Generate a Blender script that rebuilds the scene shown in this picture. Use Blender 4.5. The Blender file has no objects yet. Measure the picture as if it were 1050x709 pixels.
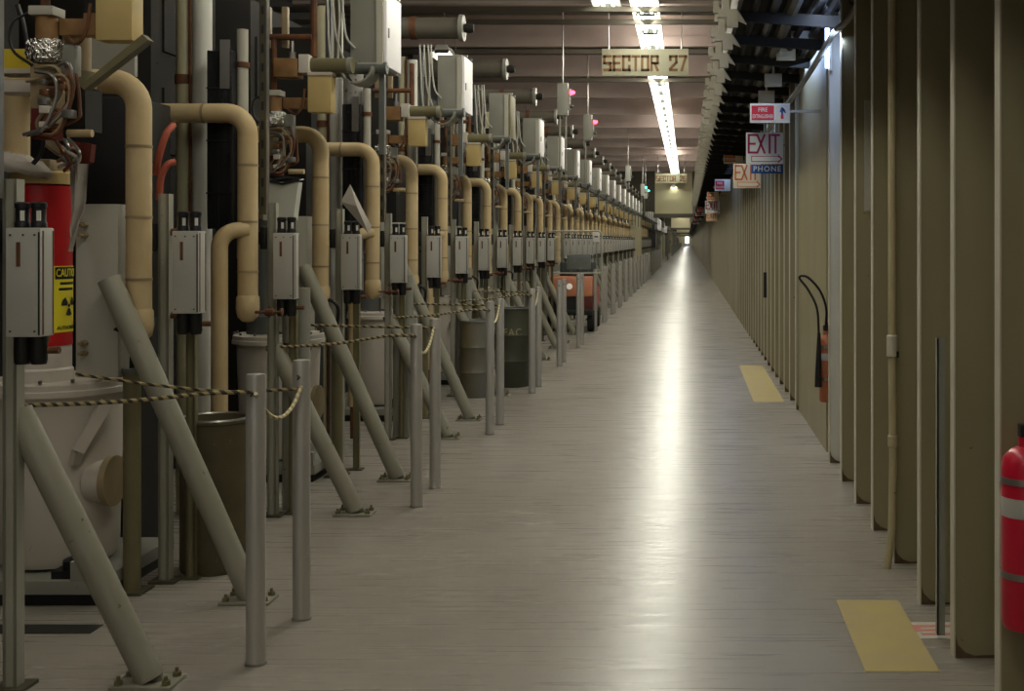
import bpy, bmesh, math, random
from mathutils import Vector, Matrix
R = random.Random(27)
sc = bpy.context.scene
COL = sc.collection
PI = math.pi
MODP = 2.62            # spacing of the klystron stations along the gallery

# ------------------------------------------------------------------ materials
MATS = {}
def mat(name, c, rough=.55, metal=0., c2=None, amt=.5, scale=6., stretch=(1, 1, 1), bump=0., emit=None, estr=0., spots=None, spot_lo=.62, spec=.4):
    m = bpy.data.materials.new(name); m.use_nodes = True
    nt = m.node_tree; b = nt.nodes['Principled BSDF']
    b.inputs['Roughness'].default_value = rough; b.inputs['Metallic'].default_value = metal
    b.inputs['Specular IOR Level'].default_value = spec
    b.inputs['Base Color'].default_value = (*c, 1)
    if emit:
        b.inputs['Emission Color'].default_value = (*emit, 1); b.inputs['Emission Strength'].default_value = estr
    tc = nt.nodes.new('ShaderNodeTexCoord'); mp = nt.nodes.new('ShaderNodeMapping'); mp.inputs['Scale'].default_value = stretch
    oi = nt.nodes.new('ShaderNodeObjectInfo')
    mu = nt.nodes.new('ShaderNodeVectorMath'); mu.operation = 'ADD'
    sh = nt.nodes.new('ShaderNodeVectorMath'); sh.operation = 'SCALE'; sh.inputs['Scale'].default_value = 37.
    nt.links.new(oi.outputs['Location'], sh.inputs[0])
    nt.links.new(tc.outputs['Object'], mu.inputs[0]); nt.links.new(oi.outputs['Location'], mu.inputs[1])
    nt.links.new(mu.outputs[0], mp.inputs['Vector'])
    last = None
    if c2:
        n = nt.nodes.new('ShaderNodeTexNoise'); n.inputs['Scale'].default_value = scale; n.inputs['Detail'].default_value = 5
        nt.links.new(mp.outputs[0], n.inputs['Vector'])
        r = nt.nodes.new('ShaderNodeMapRange'); r.inputs['From Min'].default_value = .35; r.inputs['From Max'].default_value = .68
        r.inputs['To Max'].default_value = amt
        nt.links.new(n.outputs['Fac'], r.inputs['Value'])
        mx = nt.nodes.new('ShaderNodeMixRGB'); mx.inputs['Color1'].default_value = (*c, 1); mx.inputs['Color2'].default_value = (*c2, 1)
        nt.links.new(r.outputs[0], mx.inputs['Fac']); last = mx.outputs[0]
    if spots:
        n2 = nt.nodes.new('ShaderNodeTexNoise'); n2.inputs['Scale'].default_value = 22; n2.inputs['Detail'].default_value = 3
        nt.links.new(mu.outputs[0], n2.inputs['Vector'])
        r2 = nt.nodes.new('ShaderNodeMapRange'); r2.inputs['From Min'].default_value = spot_lo; r2.inputs['From Max'].default_value = spot_lo + .06
        nt.links.new(n2.outputs['Fac'], r2.inputs['Value'])
        mx2 = nt.nodes.new('ShaderNodeMixRGB'); mx2.inputs['Color1'].default_value = (*c, 1); mx2.inputs['Color2'].default_value = (*spots, 1)
        if last: nt.links.new(last, mx2.inputs['Color1'])
        nt.links.new(r2.outputs[0], mx2.inputs['Fac']); last = mx2.outputs[0]
    if last: nt.links.new(last, b.inputs['Base Color'])
    if bump:
        nb = nt.nodes.new('ShaderNodeTexNoise'); nb.inputs['Scale'].default_value = scale * 5
        nt.links.new(mp.outputs[0], nb.inputs['Vector'])
        bp = nt.nodes.new('ShaderNodeBump'); bp.inputs['Strength'].default_value = bump; bp.inputs['Distance'].default_value = .01
        nt.links.new(nb.outputs['Fac'], bp.inputs['Height']); nt.links.new(bp.outputs[0], b.inputs['Normal'])
    MATS[name] = m
    return m

RUST = (.09, .035, .012)
mat('grey_paint', (.27, .265, .225), .45, c2=(.2, .195, .155), amt=.6, scale=3, spots=(.12, .085, .05), spot_lo=.7)
mat('post_paint', (.33, .32, .26), .42, c2=(.25, .24, .18), amt=.7, scale=3, spots=(.1, .07, .03), spot_lo=.69)
mat('brace_paint', (.28, .265, .205), .4, c2=(.21, .195, .14), amt=.7, scale=2.5, spots=(.1, .06, .025), spot_lo=.7)
mat('box_paint', (.44, .43, .385), .4, c2=(.38, .37, .33), amt=.6, scale=4)
mat('tank_paint', (.55, .5, .43), .5, c2=(.44, .38, .3), amt=.6, scale=2.2, stretch=(1, 1, .4), spots=(.25, .15, .07), spot_lo=.74)
mat('cream_lag', (.5, .385, .215), .75, c2=(.43, .31, .15), amt=.8, scale=4, bump=.25)
mat('cream_tag', (.5, .37, .15), .55, c2=(.42, .3, .11), amt=.6, scale=5)
mat('black', (.008, .008, .008), .45)
mat('black_gloss', (.006, .006, .007), .25, c2=(.05, .05, .05), amt=.5, scale=9, stretch=(1, 1, .2))
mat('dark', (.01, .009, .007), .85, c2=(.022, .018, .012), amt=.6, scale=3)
mat('dark_olive', (.07, .062, .035), .55, c2=(.04, .035, .02), amt=.6, scale=4)
mat('olive', (.17, .15, .075), .5, c2=(.11, .095, .045), amt=.7, scale=3)
mat('rusty_grey', (.25, .245, .22), .5, c2=(.2, .19, .16), amt=.6, scale=3, spots=(.1, .05, .025), spot_lo=.6)
mat('rust', (.15, .06, .022), .75, c2=(.06, .022, .01), amt=.9, scale=12)
mat('rust_tan', (.3, .17, .065), .6, c2=(.15, .065, .02), amt=.8, scale=7)
mat('tan', (.3, .23, .13), .5, c2=(.2, .14, .07), amt=.7, scale=6)
mat('copper', (.35, .17, .09), .35, .8, c2=(.12, .06, .03), amt=.6, scale=9)
mat('steel', (.36, .35, .33), .32, .85, c2=(.25, .23, .2), amt=.6, scale=8)
mat('brushed_post', (.46, .435, .4), .34, .4, c2=(.42, .4, .36), amt=.5, scale=5, stretch=(1, 1, .2))
mat('maroon', (.05, .016, .012), .5, c2=(.025, .01, .008), amt=.6, scale=5)
mat('pale_grey', (.62, .61, .54), .5, c2=(.5, .49, .42), amt=.5, scale=3)
mat('pale_olive', (.42, .39, .25), .5, c2=(.33, .3, .18), amt=.5, scale=3)
mat('foil', (.75, .74, .7), .16, 1., c2=(.4, .38, .33), amt=.7, scale=20, bump=1.)
mat('red_paint', (.5, .018, .02), .35, c2=(.38, .012, .015), amt=.6, scale=2)
mat('red_dark', (.13, .018, .012), .5, c2=(.06, .012, .008), amt=.6, scale=5)
mat('orange', (.6, .24, .13), .4, c2=(.52, .18, .09), amt=.5, scale=3)
mat('orange_ext', (.4, .13, .06), .4, c2=(.34, .1, .05), amt=.5, scale=4)
mat('extinguisher_red', (.55, .01, .035), .3)
mat('red_hose', (.38, .09, .05), .6)
mat('yellow', (.6, .45, .03), .5)
mat('yellow_label', (.78, .66, .03), .5)
mat('white', (.7, .68, .62), .5)
mat('white_door', (.9, .87, .88), .45)
mat('cloth', (.42, .38, .33), .85, c2=(.33, .29, .24), amt=.6, scale=6, bump=.3)
mat('paper', (.5, .49, .42), .8, c2=(.42, .41, .34), amt=.5, scale=5)
mat('pale_cable', (.45, .44, .39), .5)
mat('barrel_brown', (.1, .08, .04), .6, c2=(.065, .05, .024), amt=.9, scale=5, spots=(.13, .09, .04), spot_lo=.64)
mat('barrel_grey', (.13, .135, .13), .5, c2=(.13, .1, .035), amt=.9, scale=3.5, stretch=(1, 1, .3))
mat('barrel_green', (.045, .047, .028), .5, c2=(.09, .085, .06), amt=.6, scale=4)
mat('faded_yellow', (.3, .27, .13), .7)
mat('fin_paint', (.3, .262, .155), .5, c2=(.245, .21, .115), amt=.7, scale=2, stretch=(1, 1, .35), spots=(.1, .05, .02), spot_lo=.735)
mat('fin_edge', (.56, .52, .42), .5, c2=(.46, .41, .3), amt=.5, scale=3)  # paler than the ribs: strong aisle light painted into the flange colour
mat('fin_dirt', (.05, .03, .012), .9, c2=(.15, .1, .05), amt=.9, scale=14)
mat('wall_paint', (.33, .29, .18), .6, c2=(.28, .23, .11), amt=.6, scale=1.5)
mat('pale_panel', (.42, .4, .33), .55)
mat('conduit_cream', (.48, .41, .25), .5, c2=(.36, .29, .15), amt=.6, scale=7, spots=(.07, .04, .02), spot_lo=.7)
mat('ceiling_deck', (.3, .235, .19), .7, c2=(.22, .17, .13), amt=.7, scale=.7)
mat('beam_paint', (.52, .43, .38), .55, c2=(.4, .32, .27), amt=.6, scale=2)
mat('truss_paint', (.12, .105, .08), .6, c2=(.08, .07, .05), amt=.6, scale=2)
mat('bulkhead', (.62, .56, .36), .7, c2=(.54, .48, .3), amt=.5, scale=1)
mat('tray_metal', (.27, .25, .2), .4, .5, c2=(.2, .17, .12), amt=.6, scale=5)
mat('sign_cream', (.3, .285, .2), .55, c2=(.26, .245, .165), amt=.4, scale=3)
mat('sign_brown', (.13, .06, .015), .6)
mat('sign_white', (.74, .78, .75), .45)
mat('sign_magenta', (.42, .02, .12), .5)
mat('sign_red', (.62, .02, .05), .5)
mat('sign_orange', (.65, .16, .02), .5)
mat('sign_pale_orange', (.75, .62, .42), .5)
mat('sign_blue', (.02, .09, .36), .5)
mat('ink', (.012, .012, .01), .6)
mat('faded_red', (.5, .2, .15), .7)
mat('floor_white', (.5, .46, .4), .6)
mat('floor_yellow', (.44, .34, .11), .55, c2=(.38, .3, .14), amt=.7, scale=5)
mat('reflector', (.85, .85, .78), .4)
mat('tube_glow', (1, 1, 1), .4, emit=(.97, 1, .86), estr=9)
mat('daylight_glow', (1, 1, 1), .4, emit=(.45, .6, 1), estr=14)
mat('red_glow', (.8, .02, .02), .4, emit=(1, .03, .06), estr=14)
mat('green_glow', (.02, .8, .5), .4, emit=(.05, 1, .6), estr=9)
mat('lens', (.8, .78, .7), .1, emit=(1, .95, .85), estr=.25)
mat('blue_lens', (.04, .06, .06), .3)
mat('rubber', (.012, .012, .012), .8)
mat('blue_wire', (.05, .1, .4), .5)
mat('dark_panel', (.12, .125, .115), .4, c2=(.09, .095, .085), amt=.5, scale=3)

def rope_mat(name, a, b):
    m = bpy.data.materials.new(name); m.use_nodes = True; nt = m.node_tree; bs = nt.nodes['Principled BSDF']
    tc = nt.nodes.new('ShaderNodeTexCoord'); w = nt.nodes.new('ShaderNodeTexWave'); w.bands_direction = 'DIAGONAL'
    w.inputs['Scale'].default_value = 14
    r = nt.nodes.new('ShaderNodeValToRGB'); r.color_ramp.elements[0].color = (*a, 1); r.color_ramp.elements[1].color = (*b, 1)
    r.color_ramp.elements[0].position = .4; r.color_ramp.elements[1].position = .5
    nt.links.new(tc.outputs['Object'], w.inputs['Vector']); nt.links.new(w.outputs['Fac'], r.inputs['Fac'])
    nt.links.new(r.outputs[0], bs.inputs['Base Color']); bs.inputs['Roughness'].default_value = .7
    MATS[name] = m
rope_mat('rope', (.03, .022, .01), (.33, .26, .12))
rope_mat('rope_white', (.38, .3, .13), (.58, .52, .34))

def floor_mat():
    m = bpy.data.materials.new('concrete_floor'); m.use_nodes = True; nt = m.node_tree; b = nt.nodes['Principled BSDF']
    L = nt.links.new
    tc = nt.nodes.new('ShaderNodeTexCoord')
    def noise(scale, st, det=5):
        mp = nt.nodes.new('ShaderNodeMapping'); mp.inputs['Scale'].default_value = st
        n = nt.nodes.new('ShaderNodeTexNoise'); n.inputs['Scale'].default_value = scale; n.inputs['Detail'].default_value = det
        L(tc.outputs['Object'], mp.inputs['Vector']); L(mp.outputs[0], n.inputs['Vector']); return n.outputs['Fac']
    big = noise(.9, (1, .7, 1)); streak = noise(5., (.3, 7., 1), 4); speck = noise(30., (1, 1, 1), 2)
    r1 = nt.nodes.new('ShaderNodeValToRGB')
    r1.color_ramp.elements[0].position = .3; r1.color_ramp.elements[0].color = (.245, .217, .18, 1)
    r1.color_ramp.elements[1].position = .7; r1.color_ramp.elements[1].color = (.32, .29, .25, 1)
    L(big, r1.inputs['Fac'])
    mr = nt.nodes.new('ShaderNodeMapRange'); mr.inputs['From Min'].default_value = .3; mr.inputs['From Max'].default_value = .75
    mr.inputs['To Min'].default_value = 0; mr.inputs['To Max'].default_value = .24; L(streak, mr.inputs['Value'])
    mx = nt.nodes.new('ShaderNodeMixRGB'); mx.inputs['Color2'].default_value = (.2, .175, .14, 1)
    L(mr.outputs[0], mx.inputs['Fac']); L(r1.outputs[0], mx.inputs['Color1'])
    mr2 = nt.nodes.new('ShaderNodeMapRange'); mr2.inputs['From Min'].default_value = .77; mr2.inputs['From Max'].default_value = .9; L(speck, mr2.inputs['Value'])
    mx2 = nt.nodes.new('ShaderNodeMixRGB'); mx2.inputs['Color2'].default_value = (.17, .14, .09, 1)
    L(mr2.outputs[0], mx2.inputs['Fac']); L(mx.outputs[0], mx2.inputs['Color1']); L(mx2.outputs[0], b.inputs['Base Color'])
    mr3 = nt.nodes.new('ShaderNodeMapRange'); mr3.inputs['From Min'].default_value = .3; mr3.inputs['From Max'].default_value = .7
    mr3.inputs['To Min'].default_value = .25; mr3.inputs['To Max'].default_value = .33; L(streak, mr3.inputs['Value']); L(mr3.outputs[0], b.inputs['Roughness'])
    b.inputs['Specular IOR Level'].default_value = .5
    bp = nt.nodes.new('ShaderNodeBump'); bp.inputs['Strength'].default_value = .022; bp.inputs['Distance'].default_value = .01
    L(streak, bp.inputs['Height']); L(bp.outputs[0], b.inputs['Normal'])
    MATS['floor'] = m
floor_mat()
def glass_mat():
    m = bpy.data.materials.new('clear_glass'); m.use_nodes = True; b = m.node_tree.nodes['Principled BSDF']
    b.inputs['Base Color'].default_value = (.55, .62, .6, 1); b.inputs['Roughness'].default_value = .08; b.inputs['Alpha'].default_value = .06
    MATS['glass'] = m
glass_mat()

# ------------------------------------------------------------------ mesh builder
class MB:
    def __init__(s): s.v = []; s.f = []
    def add(s, vs, fs):
        n = len(s.v); s.v += [tuple(v) for v in vs]; s.f += [tuple(i + n for i in f) for f in fs]; return s
    def box(s, x0, x1, y0, y1, z0, z1, ch=0.):
        x0, x1 = sorted((x0, x1)); y0, y1 = sorted((y0, y1)); z0, z1 = sorted((z0, z1))
        if not ch:
            vs = [(x0,y0,z0),(x1,y0,z0),(x1,y1,z0),(x0,y1,z0),(x0,y0,z1),(x1,y0,z1),(x1,y1,z1),(x0,y1,z1)]
            return s.add(vs, [(0,3,2,1),(4,5,6,7),(0,1,5,4),(1,2,6,5),(2,3,7,6),(3,0,4,7)])
        bm = bmesh.new(); bmesh.ops.create_cube(bm, size=1)
        for v in bm.verts: v.co = Vector(((x0+x1)/2 + v.co.x*(x1-x0), (y0+y1)/2 + v.co.y*(y1-y0), (z0+z1)/2 + v.co.z*(z1-z0)))
        bmesh.ops.bevel(bm, geom=list(bm.edges), offset=ch, segments=2, affect='EDGES', profile=.6)
        bm.verts.index_update()
        s.add([v.co for v in bm.verts], [[v.index for v in f.verts] for f in bm.faces]); bm.free(); return s
    def bar(s, p, q, w, h=None, up=(0, 0, 1)):
        h = h or w; p = Vector(p); q = Vector(q); d = (q-p).normalized(); u = Vector(up)
        if abs(d.dot(u)) > .95: u = Vector((0, 1, 0))
        a = d.cross(u).normalized(); b = a.cross(d)
        vs = [c + a*i*w/2 + b*j*h/2 for c in (p, q) for i, j in ((-1,-1),(1,-1),(1,1),(-1,1))]
        return s.add(vs, [(0,1,2,3),(7,6,5,4),(0,4,5,1),(1,5,6,2),(2,6,7,3),(3,7,4,0)])
    def tube(s, path, r, n=10, caps=True):
        P = [Vector(p) for p in path]; k = len(P); rr = r if isinstance(r, (list, tuple)) else [r]*k
        T = []
        for i in range(k):
            d = (P[min(i+1, k-1)] - P[max(i-1, 0)]); T.append(d.normalized() if d.length > 1e-9 else Vector((0,0,1)))
        u = Vector((0,0,1)) if abs(T[0].z) < .9 else Vector((0,1,0))
        a = T[0].cross(u).normalized(); vs = []
        for i in range(k):
            a = (a - T[i]*a.dot(T[i])).normalized(); b = T[i].cross(a)
            vs += [P[i] + (a*math.cos(t) + b*math.sin(t))*rr[i] for t in (2*PI*j/n for j in range(n))]
        fs = [(i*n+j, i*n+(j+1)%n, (i+1)*n+(j+1)%n, (i+1)*n+j) for i in range(k-1) for j in range(n)]
        if caps: fs += [tuple(range(n-1, -1, -1)), tuple(range((k-1)*n, k*n))]
        return s.add(vs, fs)
    def cyl(s, p, q, r, n=14, r2=None): return s.tube([p, q], [r, r if r2 is None else r2], n)
    def lathe(s, prof, c=(0,0,0), n=24, axis='z'):
        vs = []; k = len(prof)
        for r, z in prof:
            for j in range(n):
                t = 2*PI*j/n; x, y = r*math.cos(t), r*math.sin(t)
                p = (x, y, z) if axis == 'z' else ((z, x, y) if axis == 'x' else (x, z, y))
                vs.append((c[0]+p[0], c[1]+p[1], c[2]+p[2]))
        fs = [(i*n+j, i*n+(j+1)%n, (i+1)*n+(j+1)%n, (i+1)*n+j) for i in range(k-1) for j in range(n)]
        if prof[0][0] > 1e-6: fs.append(tuple(range(n-1, -1, -1)))
        if prof[-1][0] > 1e-6: fs.append(tuple(range((k-1)*n, k*n)))
        return s.add(vs, fs)
    def prism(s, poly, lo, hi, plane='xz'):
        n = len(poly)
        def P(a, b, c): return {'xz': (a, c, b), 'xy': (a, b, c), 'yz': (c, a, b)}[plane]
        vs = [P(a, b, lo) for a, b in poly] + [P(a, b, hi) for a, b in poly]
        return s.add(vs, [tuple(range(n)), tuple(range(2*n-1, n-1, -1))] + [(i, i+n, (i+1) % n + n, (i+1) % n) for i in range(n)])
    def mesh(s, name, m):
        me = bpy.data.meshes.new(name); me.from_pydata(s.v, [], s.f)
        bm = bmesh.new(); bm.from_mesh(me); bmesh.ops.recalc_face_normals(bm, faces=bm.faces); bm.to_mesh(me); bm.free()
        me.materials.append(MATS[m]); me.shade_smooth(); me.set_sharp_from_angle(angle=math.radians(35)); return me
    def build(s, name, m, parent=None, loc=None):
        o = bpy.data.objects.new(name, s.mesh(name, m)); COL.objects.link(o)
        if parent is not None: o.parent = parent
        if loc is not None: o.location = loc
        return o
def tag(o, label=None, cat=None, group=None, kind=None):
    if label: o['label'] = label
    if cat: o['category'] = cat
    if group: o['group'] = group
    if kind: o['kind'] = kind
    return o
def thing(name, label, cat, loc=(0,0,0), group=None):
    o = bpy.data.objects.new(name, None); COL.objects.link(o); o.location = loc; o.empty_display_size = .1
    return tag(o, label, cat, group)
def kids(o): return [c for c in bpy.data.objects if c.parent == o]
def family(o):
    return (o, [(c, kids(c)) for c in kids(o)])
def copy_family(fam, loc, label=None, group=None):
    src, parts = fam
    r = src.copy(); COL.objects.link(r); r.location = loc
    if label: r['label'] = label
    if group: r['group'] = group
    for c, subs in parts:
        d = c.copy(); COL.objects.link(d); d.parent = r
        for g in subs:
            e = g.copy(); COL.objects.link(e); e.parent = d
    return r
def flat_mesh(fam, name):
    src, parts = fam; vs, fs, mi, mats = [], [], [], []
    objs = ([src] if src.type == 'MESH' else []) + [c for c, _ in parts] + [g for _, ss in parts for g in ss]
    for o in objs:
        mw = Matrix.Identity(4); q = o
        while q is not None and q != src: mw = q.matrix_basis @ mw; q = q.parent
        n = len(vs); vs += [mw @ v.co for v in o.data.vertices]; m = o.data.materials[0]
        if m not in mats: mats.append(m)
        for p in o.data.polygons: fs.append(tuple(i+n for i in p.vertices)); mi.append(mats.index(m))
    me = bpy.data.meshes.new(name); me.from_pydata(vs, [], fs)
    for m in mats: me.materials.append(m)
    me.polygons.foreach_set('material_index', mi); me.shade_smooth(); me.set_sharp_from_angle(angle=math.radians(35))
    return me
ORD = ('first second third fourth fifth sixth seventh eighth ninth tenth eleventh twelfth thirteenth fourteenth fifteenth sixteenth '
       'seventeenth eighteenth nineteenth twentieth').split()
def repeat(proto, locs, near, label_near, label_far, group, cat):
    """Place copies of proto: the first uses proto itself; the first `near` keep their parts, the rest are one mesh each."""
    locs = [l for l in locs if not 51.0 < l[1] < 53.4]
    fam = family(proto); nm = proto.name.split('.')[0]; me = None
    out = []
    for i, l in enumerate(locs):
        lab = label_near.replace('#', ORD[i]) if i < near else label_far
        if i == 0: proto.location = l; tag(proto, lab, cat, group); o = proto
        elif i < near: o = copy_family(fam, l, lab, group)
        else:
            if me is None: me = flat_mesh(fam, nm)
            o = bpy.data.objects.new(nm, me); COL.objects.link(o); o.location = l; tag(o, lab, cat, group)
        out.append(o)
    return out
def elbow(p, c, q, r, n=7):
    """path from p towards corner c rounded with radius r then to q"""
    p, c, q = Vector(p), Vector(c), Vector(q); a = (p-c).normalized(); b = (q-c).normalized()
    pts = [p]
    for i in range(n+1):
        t = i/n * PI/2
        pts.append(c + a*r*(1-math.sin(t)) + b*r*(1-math.cos(t)))
    return pts + [q]
def curve(pts, n=6):
    P = [Vector(p) for p in pts]; P = [P[0]*2-P[1]] + P + [P[-1]*2-P[-2]]; out = []
    for i in range(1, len(P)-2):
        for k in range(n):
            t = k/n; a, b, c, d = P[i-1], P[i], P[i+1], P[i+2]
            out.append(.5*((2*b)+(c-a)*t+(2*a-5*b+4*c-d)*t*t+(3*b-a-3*c+d)*t**3))
    return out + [P[-2]]

# stroke lettering (unit cell 1 wide, 1.6 high), flat bars with stencil breaks
GL = {
 'S': [((1,1.6),(0,1.6)),((0,1.6),(0,.8)),((0,.8),(1,.8)),((1,.8),(1,0)),((1,0),(0,0))],
 'E': [((0,0),(0,1.6)),((.12,1.6),(1,1.6)),((.12,.8),(.85,.8)),((.12,0),(1,0))],
 'C': [((1,1.15),(1,1.6)),((1,1.6),(.62,1.6)),((.38,1.6),(0,1.6)),((0,1.6),(0,0)),((0,0),(.38,0)),((.62,0),(1,0)),((1,0),(1,.45))],
 'T': [((0,1.6),(1,1.6)),((.5,1.45),(.5,0))],
 'O': [((.62,1.6),(1,1.6)),((.38,1.6),(0,1.6)),((0,1.6),(0,0)),((0,0),(.38,0)),((.62,0),(1,0)),((1,0),(1,1.6))],
 'R': [((0,0),(0,1.6)),((.15,1.6),(1,1.6)),((1,1.6),(1,.8)),((.15,.8),(1,.8)),((.5,.8),(1,0))],
 '2': [((0,1.2),(0,1.6)),((0,1.6),(1,1.6)),((1,1.6),(1,.9)),((1,.9),(0,.15)),((0,0),(1,0))],
 '7': [((0,1.6),(1,1.6)),((1,1.6),(.35,0))],
 '6': [((1,1.6),(0,1.6)),((0,1.6),(0,0)),((0,0),(1,0)),((1,0),(1,.8)),((1,.8),(.15,.8))],
 'X': [((0,0),(1,1.6)),((0,1.6),(1,0))],
 'I': [((.5,0),(.5,1.6))],
}
def strokes(text, x0, z0, w, gap, h, t, y, dy=.002):
    mb = MB(); x = x0
    for ch in text:
        if ch != ' ':
            for a, b in GL[ch]:
                p = Vector((x+a[0]*w, y, z0+a[1]/1.6*h)); q = Vector((x+b[0]*w, y, z0+b[1]/1.6*h)); d = (q-p).normalized()*t*.5
                mb.bar(p-d, q+d, dy, t, up=(0, 1, 0)) if False else mb.bar(p-d, q+d, t, dy, up=(0, 1, 0))
        x += (w if ch != 'I' else w*.6) + gap
    return mb
def text_mesh(body, size, m, name, parent, loc, rot=(PI/2, 0, 0), sx=1., bend=None, spacing=1.):
    cu = bpy.data.curves.new(name, 'FONT'); cu.body = body; cu.size = size; cu.align_x = 'CENTER'; cu.align_y = 'CENTER'; cu.space_character = spacing
    cu.extrude = .0006; cu.offset = size*.012; cu.resolution_u = 3
    t = bpy.data.objects.new(name, cu); COL.objects.link(t)
    bpy.context.view_layer.update()
    me = bpy.data.meshes.new_from_object(t.evaluated_get(bpy.context.evaluated_depsgraph_get()))
    bpy.data.objects.remove(t); me.name = name
    for v in me.vertices: v.co.x *= sx
    me.materials.clear(); me.materials.append(MATS[m])
    o = bpy.data.objects.new(name, me); COL.objects.link(o); o.parent = parent
    if bend:                       # (radius, mid angle, z): wrap round a vertical cylinder
        r, a0, z = bend
        for v in me.vertices:
            a = a0 + v.co.x/r; rr = r + .0015 + v.co.z
            v.co = (rr*math.cos(a), rr*math.sin(a), z+v.co.y)
    else: o.location = loc; o.rotation_euler = rot
    return o

# ------------------------------------------------------------------ camera
cam = bpy.data.cameras.new('camera'); co = bpy.data.objects.new('camera', cam); COL.objects.link(co); sc.camera = co
co.location = (0, 0, 1.6); co.rotation_euler = (PI/2, 0, 0); cam.sensor_width = 36; cam.lens = 36*1200/1050
cam.shift_x = -180/1050; cam.shift_y = -107.5/1050; cam.clip_end = 900
def px(u, v, Y): return Vector(((u-705)/1200*Y, Y, 1.6-(v-247)/1200*Y))

# ------------------------------------------------------------------ the setting
FAR = 330
def struct(o): o['kind'] = 'structure'; return o
struct(MB().box(-5.2, 2.2, -3, FAR, -.1, 0).build('floor', 'floor'))
struct(MB().box(-5.2, 2.2, -3, FAR, 5.05, 5.15).build('ceiling', 'ceiling_deck'))
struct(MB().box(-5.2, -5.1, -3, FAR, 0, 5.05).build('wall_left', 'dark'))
we = struct(MB().box(-5.2, 2.2, FAR, FAR+.1, 0, 5.05).build('wall_end', 'bulkhead'))
MB().box(-.55, .25, FAR-.06, FAR-.01, .9, 2.7).build('window_glow', 'daylight_glow', we)
# right wall: sheet behind a long run of steel channel ribs
wr = struct(MB().box(1.42, 1.52, -3, FAR, 0, 5.05).build('wall_right', 'wall_paint'))
XR = 1.027; RS = .657
def rib_mb(mb, Y, z1=4.4, x0=XR):
    mb.box(x0, 1.42, Y, Y+.012, 0, z1)
    return mb
ribs = [3.175 + RS*i for i in range(-3, 490)]
skip = lambda Y: 8.7 < Y < 11.0
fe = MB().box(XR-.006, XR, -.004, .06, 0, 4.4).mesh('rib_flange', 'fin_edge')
dm = MB().prism([(XR, 0), (1.4, 0), (1.4, .006), (1.2, .011), (1.1, .008), (XR+.04, .02), (XR+.01, .05), (XR, .09)], -.006, -.001).mesh('dirt_line', 'fin_dirt')
rm = rib_mb(MB(), 0).mesh('rib', 'fin_paint'); rp = rib_mb(MB(), 0).mesh('rib', 'pale_grey')  # second copy painted paler to stand in for blue lamp light on one rib
near_r = [Y for Y in ribs if not skip(Y)][:96]; far_r = [Y for Y in ribs if Y > near_r[-1]+.1]
for i, Y in enumerate(near_r):
    o = bpy.data.objects.new('rib', rp if abs(Y-8.431) < .05 else rm); COL.objects.link(o); o.parent = wr; o.location = (0, Y, 0)
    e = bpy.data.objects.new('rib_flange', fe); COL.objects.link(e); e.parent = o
    if i < 24:
        d = bpy.data.objects.new('dirt_line', dm); COL.objects.link(d); d.parent = o
mb = MB()
for Y in far_r: rib_mb(mb, Y)
o = mb.build('rib', 'fin_paint', wr); o['kind'] = 'stuff'
mb = MB()
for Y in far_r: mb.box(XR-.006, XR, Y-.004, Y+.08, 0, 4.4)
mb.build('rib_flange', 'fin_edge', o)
d1 = struct(MB().box(1.05, 1.42, 8.86, 11.18, 0, 4.4).build('door_1', 'fin_paint'))
struct(MB().box(1.07, 1.2, 7.07, 7.083, 1.78, 2.45).build('trim_1', 'pale_panel'))
# ceiling beams
for i in range(30):
    Y = 8.55 + 3.3*i
    if 51.5 < Y < 53: continue
    b = struct(MB().box(-5.1, .5, Y-.05, Y+.05, 4.66, 4.82).box(-5.1, .5, Y-.015, Y+.015, 4.82, 5.05).build('beam', 'beam_paint'))
    tag(b, 'pale pinkish ceiling beam crossing the gallery above the light row', 'beam', 'ceiling beams')
for Y in (13.1, 13.8, 14.6, 16.9, 19.9):
    b = struct(MB().box(-5.1, .5, Y-.03, Y+.03, 4.3, 4.36).box(-5.1, .5, Y-.03, Y+.03, 4.86, 4.92).build('beam', 'truss_paint'))
    tag(b, 'thin dark roof truss bar crossing near the top of the view', 'beam', 'dark truss bars')
# bulkheads between sectors
for i, Y in enumerate((52, 104, 156, 215)):
    zb = (2.8, 2.75, 2.7, 2.6)[i]
    mb = MB().box(-1.45, .22, Y, Y+.15, zb, 5.0)
    w = struct(mb.build('wall_sector', 'bulkhead'))
    MB().box(-1.5, .3, Y-.1, Y+.25, zb-.18, zb).build('lintel', 'truss_paint', w)
    MB().box(-5.1, -1.45, Y, Y+.15, 2.9, 5.0).build('side_panel', 'dark_olive', w)
    MB().box(-2.65, -2.05, Y, Y+.4, 0, 2.9).build('pilaster', 'bulkhead', w)

# ------------------------------------------------------------------ ceiling lights
def make_fixture():
    t = thing('fluorescent_light', '', '')
    MB().prism([(-.07, .1), (.07, .1), (.1, .03), (-.1, .03)], 0, 1.22).build('housing', 'reflector', t)
    mb = MB().prism([(-.1, .03), (-.17, -.045), (-.162, -.05), (-.095, .025)], 0, 1.22).prism([(.1, .03), (.17, -.045), (.162, -.05), (.095, .025)], 0, 1.22)
    mb.build('reflector', 'reflector', t)
    for x in (-.06, .06): MB().cyl((x, .03, .0), (x, 1.19, .0), .019, 10).build('tube', 'tube_glow', t)
    for y in (.2, 1.0): MB().cyl((0, y, .1), (0, y, .65), .008, 6).build('hanger_rod', 'steel', t)
    for y in (.015, 1.205): MB().box(-.1, .1, y-.012, y+.012, -.02, .04).build('end_plate', 'dark_panel', t)
    return t
locs = [(-.5, 13.15+1.3*i, 4.4) for i in range(29) if True]
fam_f = make_fixture()
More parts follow.
